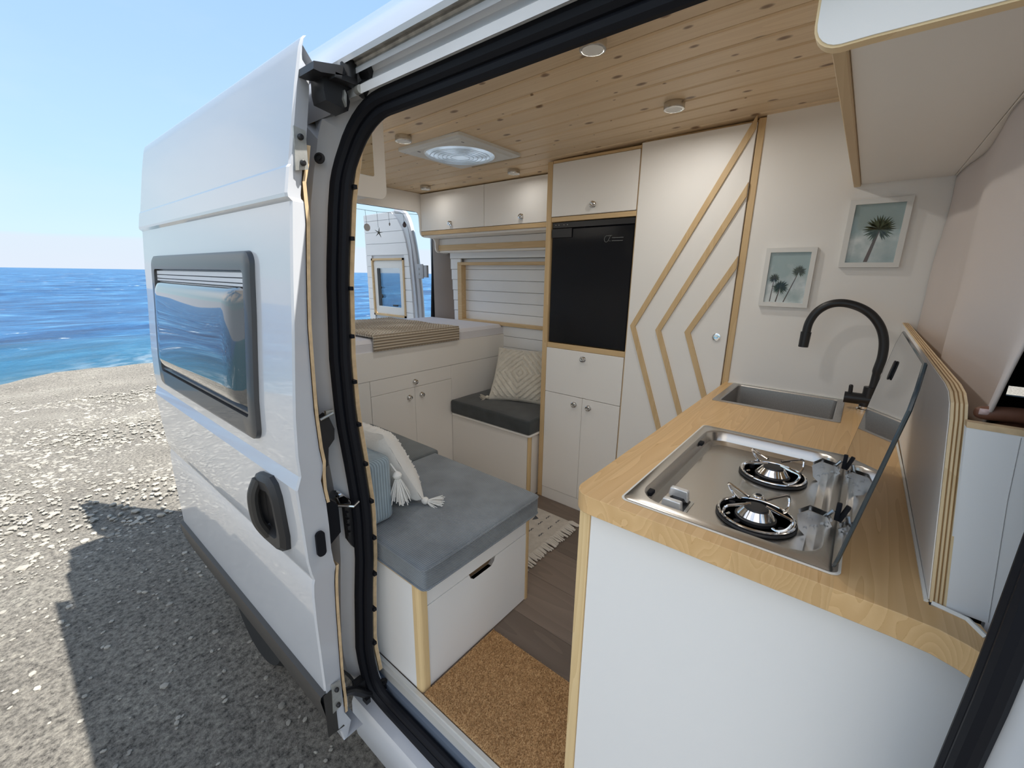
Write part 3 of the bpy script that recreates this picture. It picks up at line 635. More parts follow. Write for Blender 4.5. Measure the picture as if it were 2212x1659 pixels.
def dplate(z, x, name, sz=.045):
    p = MB(); p.prism([(x - .015, z - sz), (x + .014, z - sz * .85), (x + .016, z + sz * .9), (x - .01, z + sz)], 'y', 1.596, 1.6015); p.build(name, 'galv', door, label='zinc mounting plate on the door edge')
    for dz_ in (sz * .55, -sz * .6):
        q = MB(); q.lathe([(.0065, 0), (.0065, .006), (.004, .010), (0, .010)], (x + .002, 1.597, z + dz_), axis='y', seg=14, rot=Matrix.Rotation(pi, 3, 'Z'))
        q.build('plate_bolt', 'matblack', door)
dplate(1.585, -.2, 'upper_mounting_plate'); dplate(.095, -.255, 'lower_mounting_plate', .05)
p = MB(); p.prism(rrect(-.262, -.238, .578, .652, .011, 5), 'y', 1.594, 1.602); p.build('edge_grommet', 'rubber', door)
# window
def wx(z): return dx(z)
wf = MB()
def wring(y0, y1, z0, z1, r, off): return [(dx(z) + off, y, z) for y, z in rloop(y0, y1, z0, z1, r, r, n=6)]
wf.loft([wring(1.806, 2.785, .865, 1.375, .035, .0), wring(1.808, 2.783, .867, 1.373, .035, -.012), wring(1.818, 2.773, .877, 1.363, .03, -.017), wring(1.85, 2.745, .925, 1.325, .015, -.015), wring(1.852, 2.743, .927, 1.323, .015, -.002), wring(1.856, 2.739, .930, 1.320, .012, -.002)], closed=True, smooth=True)
wfo = wf.build('window_frame', 'wfr', door, label='dark grey caravan window frame')
w = MB(); w.loft([[(dx(z) - .001, y, z) for y in (1.852, 2.743)] for z in (.927, 1.06, 1.2, 1.323)]); w.build('window_recess', 'blackpl', door)
w = MB()
for k, (za, zb) in enumerate(((1.306, 1.319), (1.292, 1.303), (1.282, 1.289))): w.loft([[(dx(z) + o_, y, z) for o_, z in ((-.001, za), (-.008, za), (-.008, zb), (-.001, zb))] for y in (1.86, 2.735)])
w.build('window_top_rail', 'blind', door, label='silver rail at the top of the window')
w = MB(); w.loft([[(dx(z) + o_, y, z) for o_, z in ((-.001, .930), (-.010, .932), (-.010, .938), (-.001, .944))] for y in (1.86, 2.735)]); w.build('window_bottom_rail', 'wfr', door)
w = MB(); NU, NV = 40, 30
def pane(u, v):
    y = 1.872 + (2.725 - 1.872) * u; z = .948 + (1.283 - .948) * v
    e = min(1, min(u, 1 - u) * 12) ; f = min(1, min(v, 1 - v) * 7); bul = .014 + .020 * (1 - (1 - e) ** 2) * (1 - (1 - f) ** 2) + .006 * sin(pi * u) * sin(pi * v) + .0015 * sin(5 * u + 1) * sin(3.1 * v)
    if u in (0, 1) or v in (0, 1): bul = .002
    return (dx(z) - bul, y, z)
w.grid(pane, NU, NV); w.build('window_pane', 'acrylic', door, label='tinted bulging acrylic window pane')
# handle
hb = MB(); hp = [(1.848, .560), (1.825, .548), (1.73, .553), (1.695, .575), (1.685, .62), (1.692, .74), (1.705, .775), (1.73, .79), (1.80, .78), (1.828, .77), (1.842, .74), (1.848, .66)]
hp2 = [(1.81, .59), (1.75, .60), (1.745, .70), (1.75, .745), (1.80, .745), (1.815, .70)]
cx_, cz_ = 1.768, .668
def sc2(L, k): return [(cx_ + (a - cx_) * k, cz_ + (b - cz_) * k) for a, b in L]
hb.loft([[(dx(z) + .002, y, z) for y, z in hp], [(dx(z) - .012, y, z) for y, z in sc2(hp, .98)], [(dx(z) - .024, y, z) for y, z in sc2(hp, .86)], [(dx(z) - .022, y, z) for y, z in sc2(hp, .62)], [(dx(z) - .006, y, z) for y, z in sc2(hp, .5)], [(dx(z) - .004, cx_, cz_)] * 1 * len(hp) if False else [(dx(z) - .004, y, z) for y, z in sc2(hp, .02)]], closed=True, smooth=True)
hd_ = hb.build('door_handle', 'blackpl', door, label='black recessed pull handle', fixn=True)
hg = MB(); hg.tube(smoothpts([(dx(.6) - .016, 1.80, .585), (dx(.63) - .034, 1.802, .63), (dx(.68) - .038, 1.803, .68), (dx(.73) - .034, 1.802, .725), (dx(.75) - .018, 1.80, .762)], 5), .015, 10); hg.build('handle_grip', 'trimpl', door)

# ------------------------------------------------------------------ interior shell
cz = lambda y: 1.912 - .020 * max(0, min(y - 1, 1.1))
fl = MB(); x = -.040; 
xs = [-.040, 0.0, .2175, .435, .6525, .87, 1.0875, 1.305, 1.5225, 1.73]
for a, b_ in zip(xs, xs[1:]):
    y = -.7 + random.uniform(0, .5); ya = .42 if a < 0.43 else -.6
    fl.box(a + .0006, b_ - .0006, ya, 3.48, -.03, 0)
fl.box(-.040, 1.73, -.6, 3.48, -.035, -.004); fl.build('floor', 'floor', kind='structure', bevel=.0008, origin=(0, 0, 0))
ce = MB(); W = .0945; k0 = 0; x = -.01
edges_x = [.030] + [W * i for i in range(1, 19)] + [1.75]
fanh = (.70, 1.04, 2.02, 2.36)
for a, b_ in zip(edges_x, edges_x[1:]):
    spans = [(.30, 3.47)]
    if b_ > fanh[0] and a < fanh[1]: spans = [(.30, fanh[2]), (fanh[3], 3.47)]
    for y0, y1 in spans:
        cuts = [y0, 1.0, 2.1, y1] if y0 < .5 and y1 > 2.2 else ([y0, 1.0, y1] if y0 < .5 else [y0, y1])
        g_ = .0068
        for ya, yb in zip(cuts, cuts[1:]):
            za, zb = cz(ya), cz(yb)
            gh = .030 if a > .12 else .012
            P = [(a + .0034, gh), (a + .0034, .004), (a + g_ + .001, 0), (b_ - g_ - .001, 0), (b_ - .0034, .004), (b_ - .0034, gh)]
            ce.loft([[(px, ya, za + pz_) for px, pz_ in P], [(px, yb, zb + pz_) for px, pz_ in P]], closed=True)
ce.build('ceiling', 'ceil', kind='structure', origin=(0, 0, 0))
hl = MB(); hl.loft([[(x, y, z + (cz(y) - 1.912 if z > 1.8 else 0)) for x, z in ((-.012, 1.690), (-.004, 1.74), (.012, 1.84), (.031, 1.913))] for y in (.34, 1.0, 1.66)]); hl.build('trim_2', 'lining', kind='structure', solid=.004)
# roof hatch shaft walls
# door-side lining wall with raw ply edge
wl = MB(); wz = [0 + .05 * k for k in range(38)]
def wxx(z): return sx(z) + .040 if z < 1.72 else sx(1.72) + .04 + (z - 1.72) * .3
wl.loft([[(wxx(z) - .008, 1.650, z), (wxx(z) + .004, 1.650, z), (wxx(z) + .004, 3.47, z), (wxx(z) - .008, 3.47, z)] for z in wz], closed=True)
wl.build('wall_right', 'lining', kind='structure')
wl = MB(); wl.loft([[(wxx(z) + .0045, 1.652, z), (wxx(z) + .0055, 1.652, z), (wxx(z) + .0055, 3.47, z), (wxx(z) + .0045, 3.47, z)] for z in wz], closed=True); wl.build('wall_right_facing', 'lam', kind='structure')
# far (window side) wall : painted boards, with felt rear section
wp = MB(); z = .40
while z < 1.52:
    yl = interp([(.9, 3.15), (1.5, 3.20)], z)
    zt = min(z + .079, 1.53)
    spans = [(1.93, yl)]
    if zt > .985 and z < 1.395: spans = [(1.93, 2.09), (3.075, yl)]
    for a, b_ in spans: wp.box(1.715, 1.73, a, b_ + random.uniform(-.004, .004), z + .0008, zt - .0008)
    if zt > .985 and z < 1.395: wp.box(1.748, 1.76, 2.09, 3.075, z + .0008, zt - .0008)
    z += .08
wp.build('wall_left', 'plankwhite', kind='structure', bevel=.0015)
wb = MB(); wb.box(1.765, 1.775, .40, 3.42, -.0, 1.9); wb.build('wall_left_backing', 'lam', kind='structure')
wf_ = MB(); y0, y1, z0, z1, t_ = 2.09, 3.10, .955, 1.412, .022
for a in ((y0, y1, z1 - t_, z1), (y0, y1, z0, z0 + t_), (y0, y0 + t_, z0 + t_, z1 - t_), (y1 - .045, y1, z0 + t_, z1 - t_)): wf_.box(1.700, 1.755, a[0], a[1], a[2], a[3], .002, 1)
wf_.build('trim_1', 'pinerail', kind='structure')
ft = MB(); ft.loft([[(1.728, y, z) for y in (3.12, 3.41)] + [(1.75, 3.44, z)] for z in (.3, .9, 1.2, 1.6)], smooth=True); ft.build('wall_left_rear', 'felt', kind='structure', solid=.006)
# wall panel behind the sink
wk = MB(); wk.box(1.265, 1.28, .30, .972, 0, 1.925); wk.build('wall_kitchen', 'lam', kind='structure')
# rear board with stepped, rounded outline
def arc(cx, cy, r, a0, a1, n=5): return [(cx + r * cos(radians(a0 + (a1 - a0) * k / n)), cy + r * sin(radians(a0 + (a1 - a0) * k / n))) for k in range(n + 1)]
half = [(1.74, 1.888), (1.74, 1.478), (1.655, 1.480)] + arc(1.63, 1.515, .033, 270, 180, 5) + arc(1.562, 1.553, .033, 0, 90, 5) + arc(1.49, 1.625, .037, 270, 180, 5) + arc(1.412, 1.725, .036, 0, 90, 5)
mir = [(1.742 - a, b_) for a, b_ in reversed(half)]
rb = MB(); rb.prism(half + mir, 'y', 3.228, 3.240); rb.build('wall_rear', 'lam', kind='structure')

# ------------------------------------------------------------------ ceiling lights and roof fan
LL = [(.405, 1.225, 'nearest the camera above the doorway'), (.932, 1.199, 'in front of the tall chevron wardrobe'), (.557, 2.217, 'just left of the roof fan'), (1.294, 2.208, 'in front of the fridge cupboard'), (1.304, 2.976, 'farthest back above the bed')]
for x, y, w_ in LL:
    z = cz(y)
    t = thing('ceiling_light', 'small round steel spotlight on pine ceiling, ' + w_, 'light', (x, y, z), 'round ceiling spotlights')
    m_ = MB(); m_.lathe([(.030, 0), (.034, -.001), (.035, -.004), (.035, -.020), (.034, -.023), (.029, -.024), (.028, -.022)], (x, y, z + .0005), seg=36); m_.build('housing', 'steel', t)
    ld = bpy.data.lights.new('spotlight_fill', 'AREA'); ld.shape = 'DISK'; ld.size = .05; ld.energy = 1.4 if x < 1.1 else .28; ld.color = (1, .965, .90); lo_ = bpy.data.objects.new('spotlight_fill', ld); COL.objects.link(lo_); lo_.parent = t; lo_.location = (0, 0, -.0225)  # added fill light: spotlights switched on to lift the interior brightness
    m_ = MB(); m_.lathe([(.028, 0), (.027, -.002), (0, -.002)], (x, y, z - .020), seg=36); m_.build('diffuser', simple('light_diffuser', (.8, .8, .78), .6), t)
fan = thing('roof_fan', 'square white roof ventilator with round translucent grille in the pine ceiling', 'ventilator', (.87, 2.19, 1.89))
fz = 1.8885
f = MB(); fc = (.868, 2.192)
sq = lambda h, n=8: [(fc[0] + a, fc[1] + b_) for a, b_ in rrect(-h, h, -h, h, .012, 7)]
def circ(r, n=32): return [(fc[0] + r * cos(2 * pi * (k + .5) / n + 0), fc[1] + r * sin(2 * pi * (k + .5) / n)) for k in range(n)]
f.loft([[(a, b_, fz + .004) for a, b_ in sq(.208)], [(a, b_, fz - .008) for a, b_ in sq(.208)], [(a, b_, fz - .012) for a, b_ in sq(.20)], [(a, b_, fz - .010) for a, b_ in sq(.185)], [(a, b_, fz - .016) for a, b_ in sq(.178)], [(a, b_, fz - .014) for a, b_ in circ(.172)], [(a, b_, fz - .018) for a, b_ in circ(.166)], [(a, b_, fz + .02) for a, b_ in circ(.158)]], closed=True)
f.build('frame', 'abs', fan)
f = MB(); f.lathe([(.160, -.002), (.150, -.012), (.11, -.020), (.05, -.024), (0, -.025)], (fc[0], fc[1], fz), seg=48); 
for rr_ in (.045, .065, .085, .105, .125, .142): f.tube([(fc[0] + rr_ * cos(2 * pi * k / 40), fc[1] + rr_ * sin(2 * pi * k / 40), fz - .0265 + .09 * rr_ ** 1.5 * rr_ * 4) for k in range(40)], .0016, 5, closed=True)
f.build('dome_grille', 'frost', fan, label='translucent ribbed grille')
f = MB()
for k in range(5):
    a = 2 * pi * k / 5 + .3; f.prism([(fc[0] + .03 * cos(a - .3), fc[1] + .03 * sin(a - .3)), (fc[0] + .135 * cos(a - .25), fc[1] + .135 * sin(a - .25)), (fc[0] + .14 * cos(a + .35), fc[1] + .14 * sin(a + .35)), (fc[0] + .03 * cos(a + .3), fc[1] + .03 * sin(a + .3))], 'z', fz + .015, fz + .02)
f.build('fan_blade', 'abs', fan)
f = MB()
for a, b_ in ((-.15, -.165), (-.165, .11)):
    f = MB(); f.box(fc[0] + a, fc[0] + a + .016, fc[1] + b_, fc[1] + b_ + .006, fz - .0155, fz - .010); f.build('frame_clip', 'blackpl', fan)
f = MB(); f.loft([[(a, b_, 1.895) for a, b_ in ((.70, 2.02), (1.04, 2.02), (1.04, 2.36), (.70, 2.36))], [(a, b_, 2.03) for a, b_ in ((.70, 2.02), (1.04, 2.02), (1.04, 2.36), (.70, 2.36))]], closed=True); f.build('shaft', 'abs', fan, solid=.004)
f = MB(); f.grid(lambda u, v: (.69 + .36 * u, 2.01 + .36 * v, 2.03 + .05 * (sin(pi * u) * sin(pi * v)) ** .5), 12, 12); f.build('roof_dome', 'frost', fan)

# ------------------------------------------------------------------ knobs
def knob(p, parent, n=(-1, 0, 0), r=.0155, ln=.02, name='knob'):
    k = MB(); k.lathe([(r * 1.0, 0), (r * 1.0, .002), (r * .45, .004), (r * .42, ln * .55), (r * .85, ln * .7), (r, ln * .85), (r * .8, ln), (r * .45, ln * 1.04), (r * .3, ln * .98), (0, ln * .98)], (0, 0, 0), seg=22)
    place(k, p, n); return k.build(name, 'chrome', parent)
def panel(parent, name, x0, x1, y0, y1, z0, z1, mat='lam', label=None, bev=.0015):
    m_ = MB(); m_.box(x0, x1, y0, y1, z0, z1, bev, 1); return m_.build(name, mat, parent, label=label)

# ------------------------------------------------------------------ tall fridge cupboard
XF = 1.265
fc_ = thing('fridge_cupboard', 'tall white cupboard with pine frame housing the black fridge', 'cupboard', (1.5, 1.70, 0))
panel(fc_, 'side_panel', XF - .004, 1.74, 1.923, 1.954, 0, 1.885, 'pinerail_z', 'pine upright')
panel(fc_, 'side_panel', XF - .004, 1.74, 1.4475, 1.4535, 0, 1.895, 'pinerail_z', 'thin pine divider')
panel(fc_, 'carcass', XF + .02, 1.74, 1.455, 1.921, .0, .95, 'lam')
panel(fc_, 'top_rail', XF - .002, XF + .018, 1.4545, 1.922, 1.875, 1.888, 'pinerail')
panel(fc_, 'upper_fridge_rail', XF - .002, XF + .05, 1.4545, 1.922, 1.594, 1.617, 'pinerail')
panel(fc_, 'lower_fridge_rail', XF - .002, XF + .05, 1.4545, 1.922, .933, .960, 'pinerail')
panel(fc_, 'upper_box', XF + .02, 1.74, 1.455, 1.921, 1.62, 1.885, 'lam')
d = panel(fc_, 'flap_door', XF - .006, XF + .012, 1.4560, 1.9205, 1.6195, 1.873); knob((XF - .006, 1.676, 1.66), d)
d = panel(fc_, 'drawer', XF - .006, XF + .012, 1.4560, 1.9205, .6785, .9315); knob((XF - .006, 1.682, .894), d)
d = panel(fc_, 'cupboard_door', XF - .006, XF + .012, 1.6765, 1.9205, .0745, .6755, label='left lower door'); knob((XF - .006, 1.722, .634), d)
d = panel(fc_, 'cupboard_door', XF - .006, XF + .012, 1.4560, 1.6745, .0745, .6755, label='right lower door'); knob((XF - .006, 1.632, .632), d)
panel(fc_, 'plinth', XF - .003, XF + .012, 1.4560, 1.9215, 0, .072)
fr = thing('fridge', 'black built-in fridge between pine rails in the tall cupboard', 'fridge', (1.5, 1.688, .962))
panel(fr, 'body', XF + .055, 1.73, 1.458, 1.919, .962, 1.592, 'blackpl')
panel(fr, 'door', XF + .006, XF + .05, 1.459, 1.918, .963, 1.560, 'blackglass', 'glossy black fridge door', .004)
panel(fr, 'control_strip', XF + .006, XF + .05, 1.459, 1.918, 1.563, 1.591, 'blackpl', 'black ventilation strip with four screws')
panel(fr, 'hinge_cover', XF - .002, XF + .006, 1.795, 1.916, 1.515, 1.560, 'blackpl')
m_ = MB()
for y in (1.897, 1.878, 1.847, 1.826):
    m_ = MB(); m_.cyl((XF + .006, y, 1.578), (XF + .0045, y, 1.578), .002, seg=8); m_.build('screw', 'tag', fr)
m_ = MB()   # emblem : rounded C running into a slanted Z, two small text lines
C_ = [(XF + .0045, 1.608 + .012 * cos(a), 1.500 + .014 * sin(a)) for a in [radians(230 - 18 * k) for k in range(0, 1)]]
cpts = [(1.588, 1.512), (1.597, 1.515), (1.606, 1.510), (1.611, 1.500), (1.608, 1.489), (1.600, 1.485), (1.592, 1.489), (1.586, 1.498), (1.580, 1.512), (1.572, 1.515)]
m_.tube(smoothpts([(XF + .005, y, z) for y, z in cpts], 4), .0011, 6); m_.tube([(XF + .005, 1.590, 1.515), (XF + .005, 1.571, 1.515)], .0010, 6); m_.tube([(XF + .005, 1.587, 1.490), (XF + .005, 1.576, 1.489)], .0010, 6)
for row, zz in ((0, 1.504), (1, 1.490)):
    y = 1.570
    while y > 1.515:
        w2 = random.uniform(.003, .006); m_.box(XF + .0045, XF + .0058, y - w2, y, zz - .0015, zz + .0015); y -= w2 + .0015
m_.build('emblem', 'logo', fr, label='faint grey printed emblem')

# ------------------------------------------------------------------ wardrobe with chevrons
wd = thing('wardrobe', 'tall white wardrobe with three pine chevron strips on its door', 'wardrobe', (1.5, 1.21, 0))
panel(wd, 'side_panel', XF - .006, 1.74, .972, .9965, 0, 1.905, 'pinerail_z', 'pine upright')
panel(wd, 'carcass', XF + .02, 1.74, .998, 1.446, 0, 1.9, 'lam')
panel(wd, 'top_rail', XF + .012, XF + .022, .998, 1.446, 1.88, 1.905, 'pinerail')
wdoor = panel(wd, 'door', XF - .012, XF + .008, .999, 1.4465, .075, 1.893)
wdoor.data.materials.clear(); wdoor.data.materials.append(M['lam'])
panel(wd, 'plinth', XF - .003, XF + .012, .998, 1.446, 0, .072)
def strip(pts, w2=.0115):
    m_ = MB(); P = [Vector((0, a, b_)) for a, b_ in pts]; L_ = []; R_ = []
    for i, p in enumerate(P):
        d1 = (P[i] - P[i - 1]).normalized() if i else (P[1] - P[0]).normalized(); d2 = (P[i + 1] - P[i]).normalized() if i < len(P) - 1 else d1
        n1 = Vector((0, -d1.z, d1.y)); n2 = Vector((0, -d2.z, d2.y)); n_ = (n1 + n2).normalized(); k = w2 / max(.3, n_.dot(n1)); L_.append(p + n_ * k); R_.append(p - n_ * k)
    for LL_ in (L_, R_):     # upper end cut flush with the door edge
        a, b_ = LL_[1], LL_[0]; t_ = (1.0 - a.y) / (b_.y - a.y); LL_[0] = a + (b_ - a) * t_
    m_.add([(XF - .020, q.y, q.z) for q in L_ + R_] + [(XF - .0115, q.y, q.z) for q in L_ + R_], [])
    n = len(P); f_ = []
    for i in range(n - 1):
        f_ += [(i, i + 1, n + i + 1, n + i), (2 * n + i, 3 * n + i, 3 * n + i + 1, 2 * n + i + 1), (i, 2 * n + i, 2 * n + i + 1, i + 1), (n + i, n + i + 1, 3 * n + i + 1, 3 * n + i)]
    f_ += [(0, n, 3 * n, 2 * n), (n - 1, 3 * n - 1, 4 * n - 1, 2 * n - 1)]
    m_.f += f_; m_.sm += [False] * len(f_); return m_.build('chevron_strip', 'pinerail_z', wdoor, label='pine chevron strip')
strip([(1.003, 1.888), (1.418, 1.094), (1.055, .10)]); strip([(1.003, 1.652), (1.293, 1.085), (1.008, .32)]); strip([(1.003, 1.380), (1.161, 1.087), (1.008, .68)])
knob((XF - .012, 1.041, 1.079), wdoor, r=.016, ln=.006, name='push_button')

# ------------------------------------------------------------------ overhead cupboards (far side)
XO = 1.458
oc = thing('overhead_cupboard', 'white overhead cupboard with two flap doors above the bed window', 'cupboard', (1.6, 2.65, 1.58))
panel(oc, 'carcass', XO + .018, 1.74, 1.957, 3.226, 1.585, 1.885)
panel(oc, 'bottom_rail', XO, XO + .018, 1.957, 3.226, 1.598, 1.624, 'pinerail', 'pine strip under the doors')
d = panel(oc, 'flap_door', XO, XO + .018, 2.588, 3.224, 1.627, 1.882, label='left flap door'); knob((XO, 2.905, 1.665), d, r=.016)
d = panel(oc, 'flap_door', XO, XO + .018, 1.960, 2.585, 1.627, 1.882, label='right flap door'); knob((XO, 2.275, 1.667), d, r=.016)
ls = thing('wall_ledge', 'white ledge with pine front strip between overhead cupboard and window boards', 'shelf', (1.68, 2.6, 1.48))
panel(ls, 'shelf_box', 1.632, 1.74, 1.957, 3.226, 1.483, 1.583)
panel(ls, 'front_strip', 1.618, 1.632, 1.96, 3.222, 1.497, 1.537, 'pinerail', 'pine front strip')
# near-side overhead cupboard with mirror on its end
mc = thing('end_cupboard', 'white overhead cupboard end panel with inset mirror beside the doorway', 'cupboard', (.16, 2.6, 1.55))
MCP = [(-.0, 1.886), (-.0, 1.47), (.128, 1.476)] + arc(.195 - .028, 1.50, .03, 180, 90, 4)[:1] + [(.150, 1.50), (.152, 1.54)] + arc(.195, 1.543, .041, 180, 90, 5) + arc(.285, 1.614, .030, 270, 360, 5) + [(.315, 1.886)]
m_ = MB(); m_.prism(MCP, 'y', 2.013, 2.027); m_.build('end_panel', 'lam', mc, bevel=.002)
panel(mc, 'carcass', .02, .300, 2.028, 3.226, 1.60, 1.885)
m_ = MB(); m_.prism(rrect(.02, .264, 1.657, 1.832, .006, 3), 'y', 2.0105, 2.0135); m_.build('mirror', 'mirror', mc, label='mirror pane')

# ------------------------------------------------------------------ bed
bb = thing('bed_base', 'white raised bed base with long side board, drawer and small cupboard doors', 'bed base', (.8, 3.0, 0))
YB = 2.627
panel(bb, 'carcass', -.04, 1.70, YB + .018, 3.46, .0, .735)
m_ = MB(); m_.prism([(-.04, .7385), (1.727, .7385), (1.727, .880)] + arc(1.712, .881, .015, 0, 90, 4) + [(-.04, .900)], 'y', YB - .001, YB + .016); m_.build('side_board', 'lam', bb, label='long white side board of the bed')
panel(bb, 'mattress_board', -.04, 1.725, YB + .02, 3.46, .88, .897)
panel(bb, 'front_panel', -.04, .569, YB, YB + .016, 0, .7355)
d = panel(bb, 'drawer', .5715, 1.1795, YB, YB + .016, .6465, .7355); knob((.876, YB, .681), d, (0, -1, 0), r=.016)
d = panel(bb, 'cupboard_door', .5715, .8745, YB, YB + .016, .05, .6445, label='left small door'); knob((.829, YB, .590), d, (0, -1, 0), r=.016)
d = panel(bb, 'cupboard_door', .8765, 1.1795, YB, YB + .016, .05, .6445, label='right small door'); knob((.923, YB, .590), d, (0, -1, 0), r=.016)
panel(bb, 'front_panel', 1.1815, 1.727, YB, YB + .016, 0, .7355)
m_ = MB(); m_.box(1.730, 1.745, YB - .012, YB + .006, .80, .845, .003, 1); m_.cyl((1.737, YB - .02, .81), (1.737, YB - .02, .84), .006); m_.cyl((1.737, YB - .012, .85), (1.737, YB - .012, .87), .005); m_.build('board_catch', 'chrome', bb)
mt = MB()
def matt(u, v):
    x = -.02 + 1.735 * u; y = 2.632 + .82 * v
    ed = min(1, min(u * 1.735, (1 - u) * 1.735, v * .82, (1 - v) * .82) / .03)
    return (x, y, .945 + .022 * sqrt(max(0, 1 - (1 - ed) ** 2)) + .0015 * sin(9 * x) * sin(7 * y))
mt.grid(matt, 90, 44)
mt.loft([[(-.02, 2.632, .945), (-.02, 2.632, .8975)], [(1.715, 2.632, .945), (1.715, 2.632, .8975)], [(1.715, 3.452, .945), (1.715, 3.452, .8975)], [(-.02, 3.452, .945), (-.02, 3.452, .8975)]])
mt.build('mattress', 'sheet', label='mattress with a white sheet on the raised bed', cat='mattress')
bk = MB()
def blank(u, v):
    x = .60 + .64 * u + .03 * v
    s_ = v * 1.0
    if s_ < .085: y = 2.616; z = .902 + s_
    elif s_ < .115: a = (s_ - .085) / .03 * pi / 2; y = 2.616 + .019 * (1 - cos(a)); z = .983 - .004 + .008 * sin(a)
    else: y = 2.635 + (s_ - .115) * .88; z = .983 + .006 * noise.noise(Vector((x * 5, y * 5, 0)))
    rz = .004 * sin(2 * pi * x / .022) * sin(2 * pi * y / .024)
    return (x + (.004 * noise.noise(Vector((0, y * 8, z * 9)))), y, z + (rz if s_ > .115 else 0))
bk.grid(blank, 130, 130); bk.build('blanket', 'knit', label='beige waffle-knit blanket laid over the near part of the bed', cat='blanket', solid=.012)

# ------------------------------------------------------------------ cushions
def cushion(x0, x1, y0, y1, z0, z1, puff=.006, r=.014):
    bm = bmesh.new(); bmesh.ops.create_cube(bm, size=1)
    for v in bm.verts: v.co = Vector(((x0 + x1) / 2 + v.co.x * (x1 - x0), (y0 + y1) / 2 + v.co.y * (y1 - y0), (z0 + z1) / 2 + v.co.z * (z1 - z0)))
    bmesh.ops.bevel(bm, geom=bm.edges[:], offset=r, segments=4, affect='EDGES', profile=.5)
    bmesh.ops.subdivide_edges(bm, edges=[e for e in bm.edges if e.calc_length() > .06], cuts=10, use_grid_fill=True)
    for v in bm.verts:
        u = (v.co.x - x0) / (x1 - x0); w = (v.co.y - y0) / (y1 - y0); h = (v.co.z - z0) / (z1 - z0)
        if h > .5: v.co.z += puff * max(0, sin(pi * min(1, max(0, u)))) ** .6 * max(0, sin(pi * min(1, max(0, w)))) ** .6 + .0015 * noise.noise(v.co * 9)
    m_ = MB(); m_.frombm(bm, True); return m_
def piping(m_, x0, x1, y0, y1, z, r=.0035): m_.tube([(a, b_, z) for a, b_ in rrect(x0, x1, y0, y1, .02, 5)], r, 6, closed=True)

# bench A (near the door)
ba = thing('storage_bench', 'white storage bench with pine corner posts and a drawer by the side door', 'bench', (.24, 2.04, 0))
panel(ba, 'carcass', -.030, .515, 1.49, YB - .002, .0, .395)
panel(ba, 'side_panel', -.035, -.020, 1.497, YB - .002, .002, .400, 'lamcool')
panel(ba, 'top_board', -.037, .524, 1.470, YB - .002, .400, .411, 'pinerail', 'pine-edged top board')
m_ = MB(); m_.prism(rrect(-.036, -.004, 1.469, 1.500, 0, 4, rs=(0, 0, .014, 0)), 'z', 0, .400, True); m_.build('corner_post', 'pinepost', ba, label='pine corner post nearest the door')
m_ = MB(); m_.prism(rrect(.506, .524, 1.470, 1.498, .003, 2), 'z', 0, .400); m_.build('corner_post', 'pinerail_z', ba)
panel(ba, 'fixed_front', -.003, .505, 1.472, 1.488, .3185, .399, 'lamcool')
dr = MB(); o = [(-.003, .004), (.505, .004), (.505, .3165), (.318, .3165), (.312, .300), (.296, .288), (.205, .288), (.189, .300), (.183, .3165), (-.003, .3165)]
dr.prism(o, 'y', 1.472, 1.488); dro = dr.build('drawer', 'lamcool', ba, label='deep white drawer with a cut-out grip')
gm = MB(); gm.loft([[(a, 1.4725, b_) for a, b_ in o[3:9]], [(a, 1.4875, b_) for a, b_ in o[3:9]]]); gm.build('drawer_grip', simple('grip_edge_wood', (.25, .15, .07), .6), dro, label='dark wood edge of the cut-out grip')
m_ = MB(); m_.box(.18, .32, 1.4885, 1.495, .28, .325); m_.build('drawer_shadow_board', simple('drawer_inside_shade', (.16, .10, .05), .8), dro)  # dark board standing in for the shade behind the grip cut-out
c = cushion(-.044, .527, 1.428, 2.040, .4115, .500, .008); piping(c, -.045, .528, 1.427, 2.041, .488); piping(c, -.045, .528, 1.427, 2.041, .421)
c.build('seat_cushion', 'slate', label='large slate blue corduroy seat cushion on the storage bench by the door', cat='cushion')
c = cushion(-.044, .555, 2.044, 2.620, .4115, .502, .006); c.build('seat_cushion', 'slate2', label='darker grey corduroy seat cushion behind the big one, against the bed', cat='cushion')
bc = cushion(-.044, .056, 1.70, 2.60, .508, .74, .0, .022); bc.build('back_cushion', 'sky', label='pale blue wide-ribbed corduroy back cushion standing beside the door jamb', cat='cushion')

# bench B (far side, by the fridge cupboard)
b2 = thing('corner_bench', 'white corner bench with pine post between bed and fridge cupboard', 'bench', (1.45, 2.3, 0))
panel(b2, 'front_panel', 1.180, 1.195, 1.982, YB - .002, 0, .397); panel(b2, 'side_panel', 1.212, 1.70, 1.969, 1.984, 0, .397)
m_ = MB(); m_.prism(rrect(1.178, 1.210, 1.967, 1.981, .010, 4), 'z', 0, .397, True); m_.build('corner_post', 'pinepost', b2, label='rounded pine corner post')
m_ = MB(); m_.prism(rrect(1.166, 1.712, 1.957, YB - .003, .02, 5), 'z', .398, .412); m_.build('seat_board', 'lam', b2, bevel=.003)
c = cushion(1.160, 1.712, 1.957, YB - .004, .4125, .503, .004); c.build('seat_cushion', 'charcoal', label='charcoal seat cushion on the corner bench beside the fridge cupboard', cat='cushion')

